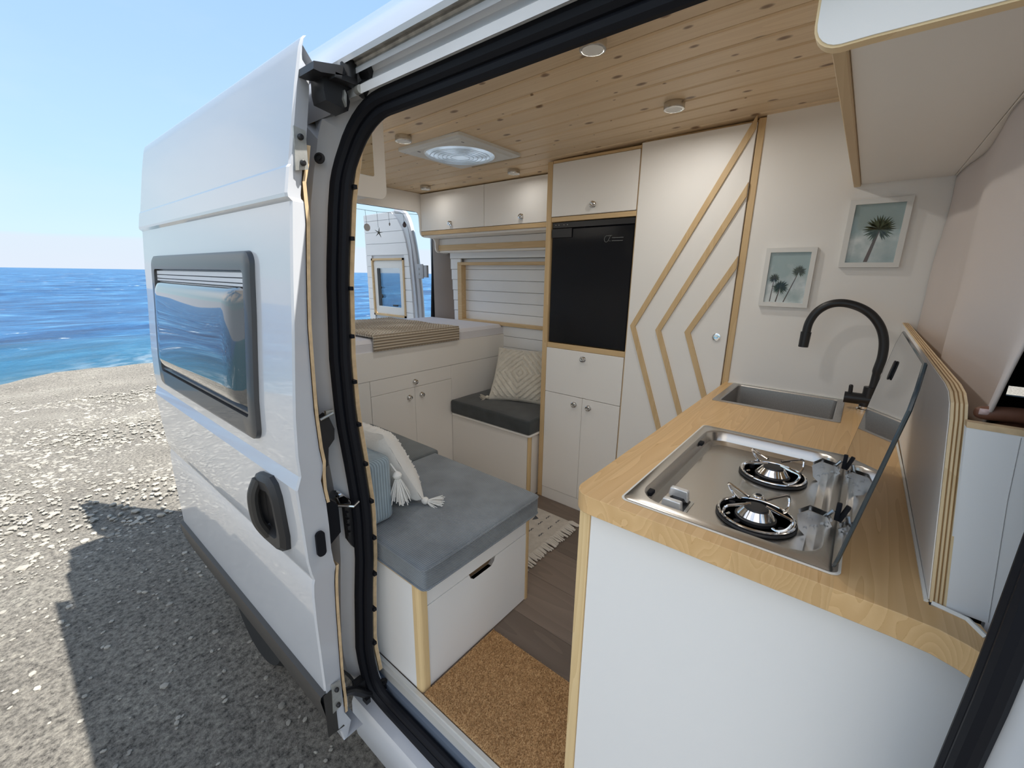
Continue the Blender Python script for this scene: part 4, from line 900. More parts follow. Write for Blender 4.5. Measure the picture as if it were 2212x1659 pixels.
def tassel(m_, p, d, ln=.06, n=46, r=.014, spread=.02):
    p = Vector(p); d = Vector(d).normalized(); q = Vector((0, 0, 1)).rotation_difference(d).to_matrix()
    m_.lathe([(.003, -.004), (r * .75, .002), (r, .010), (r * .85, .018), (r * .45, .022), (r * .6, .027)], p, seg=12, rot=q)
    for k in range(n):
        a = random.uniform(0, 2 * pi); s_ = sqrt(random.random()); o0 = q @ Vector((cos(a) * r * .5 * s_, sin(a) * r * .5 * s_, .022)); l = ln * random.uniform(.8, 1.08)
        o1 = q @ Vector((cos(a) * (r * .8 + spread * .5) * s_, sin(a) * (r * .8 + spread * .5) * s_, .022 + (l - .02) * .5)); o2 = q @ Vector((cos(a) * (r + spread) * s_, sin(a) * (r + spread) * s_, l))
        m_.tube([p + o0, p + o1, p + o2], [.0017, .0019, .0016], 4)
def pillow(c, hw, hh, th, M3, motif):
    m_ = MB(); n = 44
    def fn(sgn):
        def g_(u, v):
            a = u * 2 - 1; b_ = v * 2 - 1
            k = 1 - .07 * (1 - abs(b_) ** 2) * abs(a) ** 3; k2 = 1 - .07 * (1 - abs(a) ** 2) * abs(b_) ** 3
            t_ = max(0, (1 - a ** 4)) ** .5 * max(0, (1 - b_ ** 4)) ** .5 
            t_ = t_ * th * (.75 + .25 * (1 - a * a) * (1 - b_ * b_)); 
            d_ = 0
            if sgn > 0 and t_ > .002:
                d_ = motif(a, b_)
            return Vector(c) + M3 @ Vector((a * hw * k, b_ * hh * k2, sgn * (t_ + d_) + .003 * noise.noise(Vector((a * 3, b_ * 3, sgn)))))
        return g_
    m_.grid(fn(1), n * 2, n * 2); m_.grid(fn(-1), n // 2, n // 2); return m_
def frame3(ex, ey):
    ex = Vector(ex).normalized(); ey = Vector(ey); ey = (ey - ex * ey.dot(ex)).normalized(); ez = ex.cross(ey); return Matrix((ex, ey, ez)).transposed()
# pillow A : leaning on the back cushion near the door
def motA(a, b_):
    band = abs(((a * 3.2 + 10) % 1) - .5) < .22 and abs(a) < .75
    return .009 * max(0, noise.noise(Vector((a * 26, b_ * 26, 1))) + .45) if band else 0
MA = frame3((-.12, -.97, .12), (-.40, .10, .92))
PA = Vector((.135, 1.895, .640))
if MA.col[2].x < 0: MA = Matrix((MA.col[0], MA.col[1], -MA.col[2])).transposed()
pa = thing('throw_pillow', 'white tufted throw pillow with tassels leaning on the pale blue back cushion', 'pillow', PA)
pm = pillow(PA, .185, .155, .068, MA, motA); pm.build('pillow_cover', 'creamwhite', pa, fixn=False)
m_ = MB()
c1 = PA + MA @ Vector((.178, -.148, 0)); tassel(m_, c1, (.5, -.6, -.22), .075); m_.build('tassel', 'tassel', pa)
m_ = MB(); c1 = Vector((.072, 1.700, .672)); m_.tube([c1 + Vector((-.01, .02, .03)), c1], .003, 5); tassel(m_, c1, (.02, -.12, -1), .105, 60, .016, .02); m_.build('tassel', 'tassel', pa)
# pillow B
def motB(a, b_):
    v = (abs(a) + abs(b_ * .9)) * 5; s_ = abs((v % 1) - .5)
    w = ((a * 5 + b_ * 5) % 1)
    if abs(a) < .85 and abs(b_) < .9: return .006 * (s_ < .16) + .004 * max(0, noise.noise(Vector((a * 25, b_ * 25, 0))))
    return 0
MBm = frame3((.35, -.93, .0), (.52, .18, .84))
PB = Vector((1.505, 2.285, .665))
if MBm.col[2].x > 0: MBm = Matrix((-MBm.col[0], MBm.col[1], -MBm.col[2])).transposed()
pbt = thing('throw_pillow', 'cream diamond-tufted throw pillow with tassels standing on the charcoal cushion', 'pillow', PB)
pm = pillow(PB, .205, .195, .055, MBm, motB); pm.build('pillow_cover', 'cream', pbt, fixn=False)
for s_, dd in ((1, (-.5, -.75, -.15)), (-1, (-.75, .5, -.15))):
    m_ = MB(); c1 = PB + MBm @ Vector((s_ * .198 * (1 if MBm.col[0].y < 0 else -1), -.188, 0)); c1.z = max(c1.z, .520); tassel(m_, c1, (dd[0], dd[1], 0.0), .055, 40, .013, .012); m_.build('tassel', 'cream', pbt)

# ------------------------------------------------------------------ rug and doormat
rg = thing('rug', 'cream patterned woven rug with fringe on the dark plank floor', 'rug', (.85, 2.1, 0))
m_ = MB(); m_.box(.60, 1.125, 1.635, 2.60, .001, .006); m_.build('rug_field', simple('rug_wool', (.52, .48, .43), .95, bump=.4, bscale=400, var=.08, vscale=30, spec=.05), rg)
m_ = MB()
x = .605
while x < 1.125:
    a = random.uniform(-.012, .012); l = random.uniform(.055, .075); m_.tube([(x, 1.637, .005), (x + a * .3, 1.637 - l * .3, .011), (x + a, 1.637 - l, .005)], [.0035, .0055, .0042], 6); x += .0085
m_.build('fringe', simple('fringe_yarn', (.62, .58, .53), .95, spec=.05), rg)
m_ = MB()
def zig(x0, y0, n, s_, w_=.0022, ax='x'):
    P = [(x0 + k * s_, y0 + (s_ * .7 if k % 2 else 0)) for k in range(n)]
    if ax == 'y': P = [(x0 + (s_ * .7 if k % 2 else 0), y0 + k * s_) for k in range(n)]
    for a, b_ in zip(P, P[1:]):
        d_ = Vector((b_[0] - a[0], b_[1] - a[1])).normalized(); n_ = Vector((-d_.y, d_.x)) * w_
        m_.add([(a[0] + n_.x, a[1] + n_.y, .0068), (a[0] - n_.x, a[1] - n_.y, .0068), (b_[0] - n_.x, b_[1] - n_.y, .0068), (b_[0] + n_.x, b_[1] + n_.y, .0068)], [(0, 1, 2, 3)])
for yy in (1.68, 1.745, 1.86, 1.93, 2.1, 2.3):
    for xx in (.90, .985, 1.06): zig(xx, yy, 5, .010)
for cx_, cy_ in ((.76, 1.80), (.76, 2.2)):
    for rr_ in (.085, .055, .03):
        P = [(cx_ + rr_, cy_), (cx_, cy_ + rr_ * 1.3), (cx_ - rr_, cy_), (cx_, cy_ - rr_ * 1.3)]
        for a, b_ in zip(P, P[1:] + P[:1]):
            for k in range(10):
                t0 = k / 10; q = (a[0] + (b_[0] - a[0]) * t0, a[1] + (b_[1] - a[1]) * t0); m_.add([(q[0], q[1], .0068), (q[0] + .009, q[1] + .001, .0068), (q[0] + .004, q[1] + .010, .0068)], [(0, 1, 2)])
            d_ = Vector((b_[0] - a[0], b_[1] - a[1])).normalized(); n_ = Vector((-d_.y, d_.x)) * .004
            m_.add([(a[0] + n_.x, a[1] + n_.y, .0067), (a[0] - n_.x, a[1] - n_.y, .0067), (b_[0] - n_.x, b_[1] - n_.y, .0067), (b_[0] + n_.x, b_[1] + n_.y, .0067)], [(0, 1, 2, 3)])
for a, b_ in ((1.0, 1.80), (1.05, 2.0), (.93, 2.03)):
    m_.add([(a, b_, .0067), (a + .05, b_ + .012, .0067), (a + .035, b_ - .02, .0067)], [(0, 1, 2)])
m_.build('woven_pattern', simple('rug_dark_yarn', (.07, .075, .085), .95), rg, fixn=False)
dm = thing('doormat', 'tan coir doormat on the floor in the side doorway', 'doormat', (.12, 1.2, 0))
m_ = MB(); m_.box(-.036, .298, .981, 1.462, .001, .010); m_.build('mat_backing', 'coir', dm)
m_ = MB(); random.seed(3)
for k in range(15000):
    x = random.uniform(-.034, .296); y = random.uniform(.98, 1.460); a = random.uniform(0, 2 * pi); h = random.uniform(.004, .009); w_ = .0013; tx, ty = random.uniform(-.004, .004), random.uniform(-.004, .004)
    m_.add([(x + cos(a) * w_, y + sin(a) * w_, .009), (x - cos(a) * w_, y - sin(a) * w_, .009), (x + tx, y + ty, .010 + h)], [(0, 1, 2)])
m_.build('coir_pile', 'coir', dm, kind='stuff', fixn=False)

# ------------------------------------------------------------------ kitchen unit
kc = thing('kitchen_unit', 'white kitchen base unit with pine corner post facing the doorway', 'kitchen unit', (.65, .7, 0))
panel(kc, 'front_panel', .035, .052, .36, .9515, .004, .8475, 'lamcool', 'plain white front panel')
m_ = MB(); m_.prism(rrect(.033, .052, .9525, .978, .002, 2), 'z', 0, .847); m_.build('corner_post', 'pinepost', kc, label='pine corner post')
panel(kc, 'side_panel', .053, 1.262, .958, .974, .002, .847, 'lam'); panel(kc, 'back_panel', .053, 1.262, .44, .452, .002, .847, 'lam')
# worktop with cut-outs, as bevelled strips around hob and sink
wt = thing('worktop', 'solid pine worktop with rounded corner carrying hob and sink', 'worktop', (.6, .7, .848))
HOB = (.050, .607, .546, .882); SNK = (.945, 1.262, .588, .933)
def wtop():
    bm = bmesh.new()
    outer = []
    outer += [(1.263, .984)] + [(x_, .984) for x_ in (1.0, .7, .4, .15)]
    outer += [(.045 + .042 * cos(radians(a)) , .942 + .042 * sin(radians(a))) for a in range(90, 181, 15)]
    outer += [(.003, .8), (.003, .6), (.003, .47), (.0, .43), (-.010, .405), (-.018, .392), (-.010, .383), (.02, .378), (.048, .385), (.052, .433)] + [(.052, .434), (.3, .434), (.7, .434), (1.263, .434)]
    vs = [bm.verts.new((a, b_, .888)) for a, b_ in outer]; es = [bm.edges.new((vs[i], vs[(i + 1) % len(vs)])) for i in range(len(vs))]
    for H, r_ in ((HOB, .012), (SNK, .01)):
        hs = [bm.verts.new((a, b_, .888)) for a, b_ in rrect(H[0], H[1], H[2], H[3], r_, 4)]; es += [bm.edges.new((hs[i], hs[(i + 1) % len(hs)])) for i in range(len(hs))]
    res = bmesh.ops.triangle_fill(bm, edges=es, use_beauty=True)
    ext = bmesh.ops.extrude_face_region(bm, geom=bm.faces[:])
    for v in [g_ for g_ in ext['geom'] if isinstance(g_, bmesh.types.BMVert)]: v.co.z = .848
    bmesh.ops.recalc_face_normals(bm, faces=bm.faces)
    m_ = MB(); m_.frombm(bm); return m_
m_ = wtop(); m_.build('top_board', 'worktop', wt, bevel=.006)
m_ = MB(); m_.tube([(.056, .4375, .890), (.6, .4385, .890), (1.262, .445, .890)], .003, 5); m_.tube([(1.2625, .442, .890), (1.2625, .984, .890)], .0035, 5); m_.tube([(.055, .432, .890), (.046, .398, .889), (.02, .384, .888)], .004, 5); m_.build('sealant_bead', 'silicone', wt, label='white sealant bead along the back')

# hob
hb_ = thing('gas_hob', 'steel two-burner gas hob with raised smoked glass lid', 'hob', (.33, .71, .84))
def ring4(x0, x1, y0, y1, r, z, n=6): return [(a, b_, z) for a, b_ in rrect(x0, x1, y0, y1, r, n)]
m_ = MB(); m_.loft([ring4(.037, .618, .533, .892, .014, .8885), ring4(.037, .618, .533, .892, .014, .8900), ring4(.041, .614, .537, .888, .012, .8900), ring4(.041, .614, .537, .888, .012, .8885)], closed=True); m_.build('rim_gasket', 'silicone', hb_, label='white gasket around the hob')
m_ = MB(); m_.loft([ring4(.041, .614, .537, .888, .012, .8905), ring4(.043, .612, .539, .886, .012, .8918), ring4(.066, .592, .560, .868, .050, .8915, 6), ring4(.070, .588, .564, .864, .048, .888, 6), ring4(.078, .580, .572, .856, .042, .866, 6), ring4(.088, .570, .582, .846, .036, .861, 6), ring4(.092, .566, .586, .842, .034, .858, 6)], closed=True, smooth=True)
m_.add(ring4(.092, .566, .586, .842, .034, .858, 6), [tuple(range(28))]); m_.build('hob_tray', 'steel', hb_, label='pressed stainless steel hob tray')
BZ = .858
for (bx, by) in ((.432, .678), (.195, .672)):
    lab = 'rear' if bx > .3 else 'front'
    m_ = MB(); m_.lathe([(.037, 0), (.037, .006), (.032, .008)], (bx, by, BZ), seg=40); m_.lathe([(.022, .022), (.020, .026), (.0, .0275)], (bx, by, BZ), seg=36)
    m_.lathe([(.028, .0125), (.0295, .015), (.025, .021), (.0, .0225)], (bx, by, BZ), seg=36); bo = m_.build('burner', 'blackpl', hb_, label=lab + ' burner with black cap')
    m_ = MB(); m_.lathe([(.034, .007), (.0345, .010), (.024, .0235), (.021, .0225)], (bx, by, BZ), seg=18); m_.build('burner_crown', 'chrome', bo)
    m_ = MB(); m_.lathe([(.067, 0), (.071, .001), (.072, .004), (.0705, .0065), (.067, .0065), (.067, 0)], (bx, by, BZ), seg=60); m_.build('support_rim', 'blackpl', bo)
    m_ = MB(); m_.tube([(bx + .067 * cos(2 * pi * k / 48), by + .067 * sin(2 * pi * k / 48), BZ + .0095) for k in range(48)], .0028, 8, closed=True)
    for k in range(4):
        a = radians(45 + 90 * k + (8 if bx < .3 else 0)); ca, sa = cos(a), sin(a); ta, tb = -sa, ca
        def P(r_, t_, z_): return (bx + ca * r_ + ta * t_, by + sa * r_ + tb * t_, BZ + z_)
        m_.tube(smoothpts([P(.052, -.012, .012), P(.062, -.010, .012), P(.074, -.004, .022), P(.078, .002, .036), P(.073, .004, .040)], 4) + [Vector(P(.020, .002, .037))], .0027, 7)
    ps = m_.build('pan_support', 'chrome', hb_, label=lab + ' wire pan support')
    m_ = MB()
    for k in range(4):
        a = radians(45 + 90 * k + 18); m_.cyl((bx + .054 * cos(a), by + .054 * sin(a), BZ), (bx + .054 * cos(a), by + .054 * sin(a), BZ + .009), .006, seg=10)
    m_.build('support_foot', 'rubber', ps)
m_ = MB(); m_.lathe([(.012, 0), (.011, .002), (.009, .003), (.007, .003)], (.302, .684, BZ), seg=24); m_.build('tray_ring', 'chrome', hb_)
m_ = MB(); m_.lathe([(.0065, 0), (.006, .0035), (0, .0035)], (.302, .684, BZ), seg=24); m_.build('tray_button', 'rubber', hb_)
# control knobs
for (kx, ky) in ((.160, .812), (.104, .808)):
    m_ = MB(); m_.lathe([(.018, 0), (.018, .006), (.014, .012), (0, .012)], (kx, ky, BZ + .002), seg=28); ko = m_.build('control_knob', 'blackpl', hb_, label=('rear' if kx > .13 else 'front') + ' control knob with silver grip')
    m_ = MB(); m_.prism([(ky - .021, BZ + .006), (ky - .018, BZ + .031), (ky + .018, BZ + .031), (ky + .021, BZ + .014), (ky + .01, BZ + .006)], 'x', kx - .0065, kx + .0065); m_.build('knob_grip', simple('silver_plastic', (.72, .73, .73), .28, metal=.5), ko, bevel=.002)
m_ = MB(); m_.prism([(.088, .784), (.175, .784), (.188, .800), (.188, .822), (.175, .836), (.088, .836)], 'z', BZ, BZ + .0015); m_.build('knob_plate', 'galv', hb_); 
m_ = MB(); m_.prism([(.095, .790), (.172, .790), (.182, .802), (.182, .820), (.172, .830), (.095, .830)], 'z', BZ + .0015, BZ + .0022); m_.build('knob_plate_inlay', 'blackpl', hb_)
m_ = MB()
for k in range(6): m_.box(.1835, .1865, .797 + .0045 * k, .7985 + .0045 * k, BZ + .0015, BZ + .0021)
m_.build('knob_marking', 'blackpl', hb_)
for px in (.118, .478):
    m_ = MB(); m_.box(px - .011, px + .011, .852, .868, .876, .886, .003); m_.build('lid_buffer', 'rubber', hb_, label='black rubber lid buffer')
# glass lid, leaning slightly back
LY = lambda z: .545 - (z - .89) * .145
def lidp(x, z, o=0): return (x, LY(z) + o, z)
LP = [(.045, .900), (.580, .900), (.590, .915), (.590, 1.185), (.555, 1.215), (.085, 1.215), (.052, 1.185), (.035, 1.16), (.035, .915)]
m_ = MB(); n = len(LP); m_.add([lidp(x, z, .0026) for x, z in LP] + [lidp(x, z, -.0026) for x, z in LP], [tuple(range(n)), tuple(reversed(range(n, 2 * n)))]); lid = m_.build('glass_lid', 'lidglass', hb_, label='smoked glass lid standing open', fixn=False)
m_ = MB(); m_.loft([[lidp(x, z, .0028) for x, z in LP], [lidp(x, z, -.0028) for x, z in LP]], closed=True); m_.tube([lidp(x, z, 0) for x, z in LP], .0026, 6, closed=True); m_.build('lid_edge', 'glassedge', lid, label='dark polished edge of the glass lid')
m_ = MB(); q = rrect(.385, .415, 1.135, 1.172, .010, 5); m_.add([lidp(x, z, .0034) for x, z in q] + [lidp(x, z, .006) for x, z in q], [tuple(range(len(q), 2 * len(q)))] + [(i, (i + 1) % len(q), len(q) + (i + 1) % len(q), len(q) + i) for i in range(len(q))]); m_.build('lid_pull', 'rubber', lid, label='black finger pull in the glass lid')
for hx in (.485, .205):
    h = MB(); 
    pr = [(.548, .860), (.548, .885), (.560, .905), (.590, .910), (.606, .895), (.600, .868), (.582, .852)]
    for dx_ in (-.012, .012):
        h.prism(pr, 'x', hx + dx_ - .0012, hx + dx_ + .0012)
    for (yy, zz) in ((.560, .895), (.588, .900), (.575, .882), (.590, .872), (.565, .872)): h.cyl((hx - .017, yy, zz), (hx + .017, yy, zz), .003, seg=10)
    h.tube([(hx, .5545, .918), (hx, .562, .905), (hx, .575, .885), (hx, .588, .866)], [.0035, .0035, .003, .0025], 8)
    for (yy, zz) in ((.566, .888), (.580, .878), (.586, .893)): h.cyl((hx - .0185, yy, zz), (hx - .012, yy, zz), .0045, seg=10)
    k2 = MB(); k2.box(hx - .0035, hx + .0035, .544, .552, .900, .935, .0015); k2.build('lid_clamp', 'rubber', hb_)
    h.build('lid_hinge', 'hingesteel', hb_, label=('rear' if hx > .3 else 'front') + ' chrome lid hinge')

# sink
sk = thing('sink', 'rectangular stainless steel sink let into the far end of the worktop', 'sink', (1.1, .76, .72))
m_ = MB(); m_.loft([ring4(.926, 1.258, .570, .950, .006, .8885), ring4(.926, 1.258, .570, .950, .006, .8905), ring4(.945, 1.246, .588, .930, .012, .8900), ring4(.948, 1.243, .591, .927, .014, .886), ring4(.952, 1.239, .595, .923, .02, .76), ring4(.965, 1.226, .608, .910, .03, .745)], closed=True, smooth=False); m_.add(ring4(.965, 1.226, .608, .910, .03, .745), [tuple(range(28))]); m_.build('basin', 'sinksteel', sk)
m_ = MB(); m_.lathe([(.04, .002), (.037, .004), (.03, .0015), (0, .0015)], (1.09, .76, .745), seg=30); m_.build('drain', 'chrome', sk)
# faucet
ta = thing('faucet', 'matt black gooseneck kitchen tap behind the sink', 'tap', (1.15, .515, .888))
m_ = MB(); AR = [(1.15, .508, .955), (1.15, .504, .979), (1.15, .503, 1.028), (1.15, .499, 1.077), (1.15, .504, 1.129), (1.15, .52, 1.174), (1.15, .549, 1.212), (1.15, .586, 1.236), (1.15, .63, 1.247), (1.15, .668, 1.24), (1.15, .699, 1.214), (1.15, .716, 1.175), (1.15, .7195, 1.131)]
A2 = smoothpts(AR, 6); m_.tube(A2, [.0115 if i < 12 else .0135 for i in range(len(A2))], 16); m_.build('spout', 'matblack', ta)
m_ = MB(); m_.cyl((1.15, .7195, 1.14), (1.15, .7205, 1.086), .0165, .0155); m_.build('spray_head', 'matblack', ta)
m_ = MB(); m_.cyl((1.15, .49, .928), (1.15, .575, .926), .0195); m_.cyl((1.15, .515, .895), (1.15, .511, .968), .0165); m_.cyl((1.15, .510, .935), (1.15, .510, .972), .0185); m_.build('valve_body', 'matblack', ta)
m_ = MB(); m_.tube([(1.15, .560, .935), (1.15, .562, .968)], .0065, 10); m_.lathe([(.0065, 0), (.004, .004), (0, .005)], (1.15, .562, .968), seg=12); m_.build('lever', 'matblack', ta)
m_ = MB(); m_.lathe([(.022, .0005), (.022, .006), (.017, .009), (.017, .016)], (1.15, .515, .888), seg=28); m_.build('base_ring', 'chrome', ta)

# back panel behind the worktop
bp_ = thing('splash_panel', 'upright white plywood back panel with layered edge behind the hob', 'panel', (.65, .445, .888))
def lean(z): return .434 + .10 * (z - .89)
def slab(P, o0, o1):
    m_ = MB(); n = len(P); m_.add([(x, lean(z) + o0, z) for x, z in P] + [(x, lean(z) + o1, z) for x, z in P], [tuple(range(n)), tuple(reversed(range(n, 2 * n)))] + [(i, (i + 1) % n, n + (i + 1) % n, n + i) for i in range(n)]); return m_
BPO = [(.056, .890), (1.264, .890), (1.264, 1.185), (.170, 1.180), (.125, 1.176), (.102, 1.165), (.092, 1.145)]
slab(BPO, -.0165, .0).build('panel_board', 'ply', bp_)
slab([(.060, .891), (1.263, .891), (1.263, 1.184), (.170, 1.179), (.128, 1.175), (.106, 1.163), (.096, 1.144)], .0002, .0012).build('panel_face', 'lam', bp_, label='white laminate face')
ED = [(1.263, 1.185), (.170, 1.180), (.125, 1.176), (.102, 1.165), (.092, 1.145), (.056, .892)]
for yy in (-.0125, -.0082, -.0040):
    m_ = MB(); m_.tube([(x - .0002, lean(z) + yy, z + .0002) for x, z in ED], .0008, 5); m_.build('glue_line', 'plylayer', bp_)
# white side panel of the cab seat box
sp = thing('seat_side_panel', 'white side panel with wooden top edge beyond the end of the worktop', 'panel', (.06, .2, .85))
m_ = MB(); yb = lambda z: lean(z) - .0165 + .0052 * (z - .889) / .256
m_.add([(.056, 0, .60), (.056, .375, .60), (.056, .380, .888), (.056, yb(.889), .889), (.056, yb(1.145), 1.145), (.056, 0, 1.145)], [(0, 1, 2, 3, 4, 5)]); m_.add([(.070, 0, .60), (.070, .375, .60), (.070, .380, .888), (.070, yb(.889), .889), (.070, yb(1.145), 1.145), (.070, 0, 1.145)], [(5, 4, 3, 2, 1, 0)])
m_.build('panel_board', 'lamcool', sp, fixn=False)
m_ = MB(); m_.add([(.0555, 0, 1.145), (.0555, yb(1.145), 1.145), (.0705, yb(1.145), 1.145), (.0705, 0, 1.145), (.0575, 0, 1.152), (.0575, yb(1.152), 1.152), (.0705, yb(1.152), 1.152), (.0705, 0, 1.152)], [(0, 1, 5, 4), (4, 5, 6, 7), (3, 7, 6, 2), (1, 2, 6, 5), (0, 4, 7, 3)]); m_.build('wooden_edge', 'lining', sp)
m_ = MB(); m_.tube([(.0558, .378, .89), (.0558, .396, 1.06), (.0558, .402, 1.143)], .0005, 4); m_.build('panel_seam', 'tag', sp)

# ------------------------------------------------------------------ picture frames
def picture(y0, y1, z0, z1, lab, trees):
    t = thing('picture_frame', lab, 'picture', (1.262, (y0 + y1) / 2, z0), 'white framed palm pictures')
    w_ = .016; fr_ = MB()
    o = [(y0, z0), (y1, z0), (y1, z1), (y0, z1)]; i_ = [(y0 + w_, z0 + w_), (y1 - w_, z0 + w_), (y1 - w_, z1 - w_), (y0 + w_, z1 - w_)]
    fr_.loft([[(1.264, a, b_) for a, b_ in o], [(1.248, a, b_) for a, b_ in o], [(1.248, a, b_) for a, b_ in i_], [(1.256, a, b_) for a, b_ in i_]], closed=True); fr_.build('frame', 'whiteframe', t)
    m_, nt, b = nmat('print_sky'); L = nt.links; g = N(nt, 'ShaderNodeNewGeometry'); n_ = N(nt, 'ShaderNodeTexNoise', i_Scale=14, i_Detail=5); L.new(g.outputs['Position'], n_.inputs['Vector'])
    s_ = N(nt, 'ShaderNodeSeparateXYZ'); L.new(g.outputs['Position'], s_.inputs[0]); mr = N(nt, 'ShaderNodeMapRange', n_1=z0 + .06, n_2=z1 - .05, n_3=.16, n_4=-.1); L.new(s_.outputs['Z'], mr.inputs[0]); ad = N(nt, 'ShaderNodeMath', operation='ADD'); L.new(n_.outputs['Fac'], ad.inputs[0]); L.new(mr.outputs[0], ad.inputs[1])
    r = ramp(nt, [(.45, (.36, .47, .48)), (.62, (.52, .60, .60)), (.75, (.74, .78, .78))]); L.new(ad.outputs[0], r.inputs[0]); L.new(r.outputs[0], b.inputs['Base Color']); b.inputs['Roughness'].default_value = .7
    p_ = MB(); p_.box(1.256, 1.259, y0 + w_ - .002, y1 - w_ + .002, z0 + w_ - .002, z1 - w_ + .002); po = p_.build('print', m_, t, label='printed sky background')
    tr = MB(); lv = MB()
    for (by, bz, ty, tz, rad, wd_) in trees:
        tr.add([(1.2556, by - wd_, bz), (1.2556, by + wd_, bz), (1.2556, ty + wd_ * .6, tz), (1.2556, ty - wd_ * .6, tz)], [(0, 1, 2, 3)])
        for k in range(30):
            a = radians(-70 + 320 * k / 29 + random.uniform(-4, 4)) if True else 0; l = rad * random.uniform(.85, 1.05)
            c_, s__ = cos(a), sin(a); w2 = rad * .07
            lv.add([(1.2552, ty, tz), (1.2552, ty + c_ * l * .55 - s__ * w2, tz + s__ * l * .55 + c_ * w2), (1.2552, ty + c_ * l, tz + s__ * l), (1.2552, ty + c_ * l * .55 + s__ * w2, tz + s__ * l * .55 - c_ * w2)], [(0, 1, 2, 3)])
    tr.build('palm_trunk', simple('print_trunk', (.12, .085, .07), .8), po, fixn=False); lv.build('palm_crown', simple('print_leaves', (.06, .085, .045), .8, var=.5, vscale=60), po, fixn=False)
    g_ = MB(); g_.add([(1.2515, y0 + w_ - .001, z0 + w_ - .001), (1.2515, y1 - w_ + .001, z0 + w_ - .001), (1.2515, y1 - w_ + .001, z1 - w_ + .001), (1.2515, y0 + w_ - .001, z1 - w_ + .001)], [(0, 1, 2, 3)]); g_.build('glazing', 'pictureglass', t, fixn=False)
# y decreases to the right in the photo
picture(.7395, .902, 1.219, 1.4375, 'smaller white framed print of three palm trees, left of the other', [(.866, 1.237, .862, 1.325, .020, .0016), (.846, 1.237, .838, 1.292, .030, .0022), (.820, 1.237, .785, 1.352, .024, .0018)])
picture(.507, .6695, 1.367, 1.589, 'larger white framed print of a single palm tree near the curtain', [(.598, 1.385, .578, 1.492, .046, .0055)])

# ------------------------------------------------------------------ overhead shelf unit above kitchen
os_ = thing('overhead_shelf', 'white overhead locker with ply-edged rounded end panel above the worktop', 'locker', (.6, .4, 1.6))
pts = [(-.3, 1.594), (.62, 1.594)] + arc(.650, 1.622, .029, 270, 360, 6) + [(.679, 1.85), (.679, 1.93), (-.3, 1.93)]
m_ = MB(); m_.prism(pts, 'x', -.0005, .016); m_.build('front_panel_edge', 'ply', os_, label='layered plywood edge of the end panel')
m_ = MB(); m_.prism([(-.3, 1.5965), (.62, 1.5965)] + arc(.649, 1.6225, .027, 270, 360, 6) + [(.676, 1.85), (.676, 1.93), (-.3, 1.93)], 'x', -.0025, -.0003); m_.build('front_panel', 'lamcool', os_, label='white laminate face of the end panel')
panel(os_, 'underside', .017, 1.263, .425, .652, 1.640, 1.652, 'lam', 'grey-white underside'); panel(os_, 'underside', .017, 1.263, -.3, .424, 1.640, 1.652, 'lam')
panel(os_, 'front_batten', .017, 1.263, .6525, .6705, 1.632, 1.665, 'pinebatten_x', 'pine batten along the front edge')
panel(os_, 'front_board', .017, 1.263, .654, .669, 1.666, 1.918, 'lam')

# ------------------------------------------------------------------ curtain
cu = MB()
def curt(u, v):
    # u along x from far wall to the near hem, v from top to bottom
    x = 1.262 + (-.03 - 1.262) * u
    hem = u ** 6
    zt = 1.638; zb = 1.08 + .085 * u ** 10
    z = zt + (zb - zt) * v
    amp = .012 + .018 * v
    y = .411 - .010 * v + amp * .8 * sin(u * 13.0 + 1.2) * (1 - .5 * u) + .006 * noise.noise(Vector((u * 6, v * 3, 2)))
    y = min(y, .4235) if v > .75 else min(y, .452)
    # near hem is pulled diagonally into the pinching hand
    if u > .55:
        k = (u - .55) / .45; x += (.132 * k * k) * v ** 2.2; y += .012 * v * k; x -= .012 * k * v
    # bottom corner gathered
    return (x, y, z)
cu.grid(curt, 90, 50)
cu.build('curtain', 'curtain', label='beige cloth curtain closing off the cab behind the worktop', cat='curtain', solid=.003)

# ------------------------------------------------------------------ cab
cb_ = MB()
cb_.box(1.80, 1.83, .078, .43, .2, 1.9); cb_.box(1.80, 1.83, -.7, .078, -.1, .888); cb_.box(1.80, 1.83, -.7, .078, .928, 1.9); cb_.box(-.05, 1.83, -.72, -.7, -.1, 1.9); cb_.box(.0, 1.83, -.7, .30, 1.86, 1.88); cb_.box(-.06, -.04, -.7, .34, .3, 1.7)
cb_.build('cab_trim', 'cabdark', van, label='dark trim of the driving cab')
cs = thing('cab_seat', 'black cab seat glimpsed behind the curtain corner', 'seat', (.6, 0, 0))
m_ = MB(); m_.box(.30, .78, -.5, .12, .3, .52, .04, 3); m_.build('seat_base', 'cabdark', cs); m_ = MB(); m_.box(.32, .76, .08, .21, .5, 1.02, .05, 3); m_.build('backrest', 'cabdark', cs)
m_ = MB(); m_.box(.3, .78, -.5, .2, .0, .3); m_.build('pedestal', 'cabdark', cs)

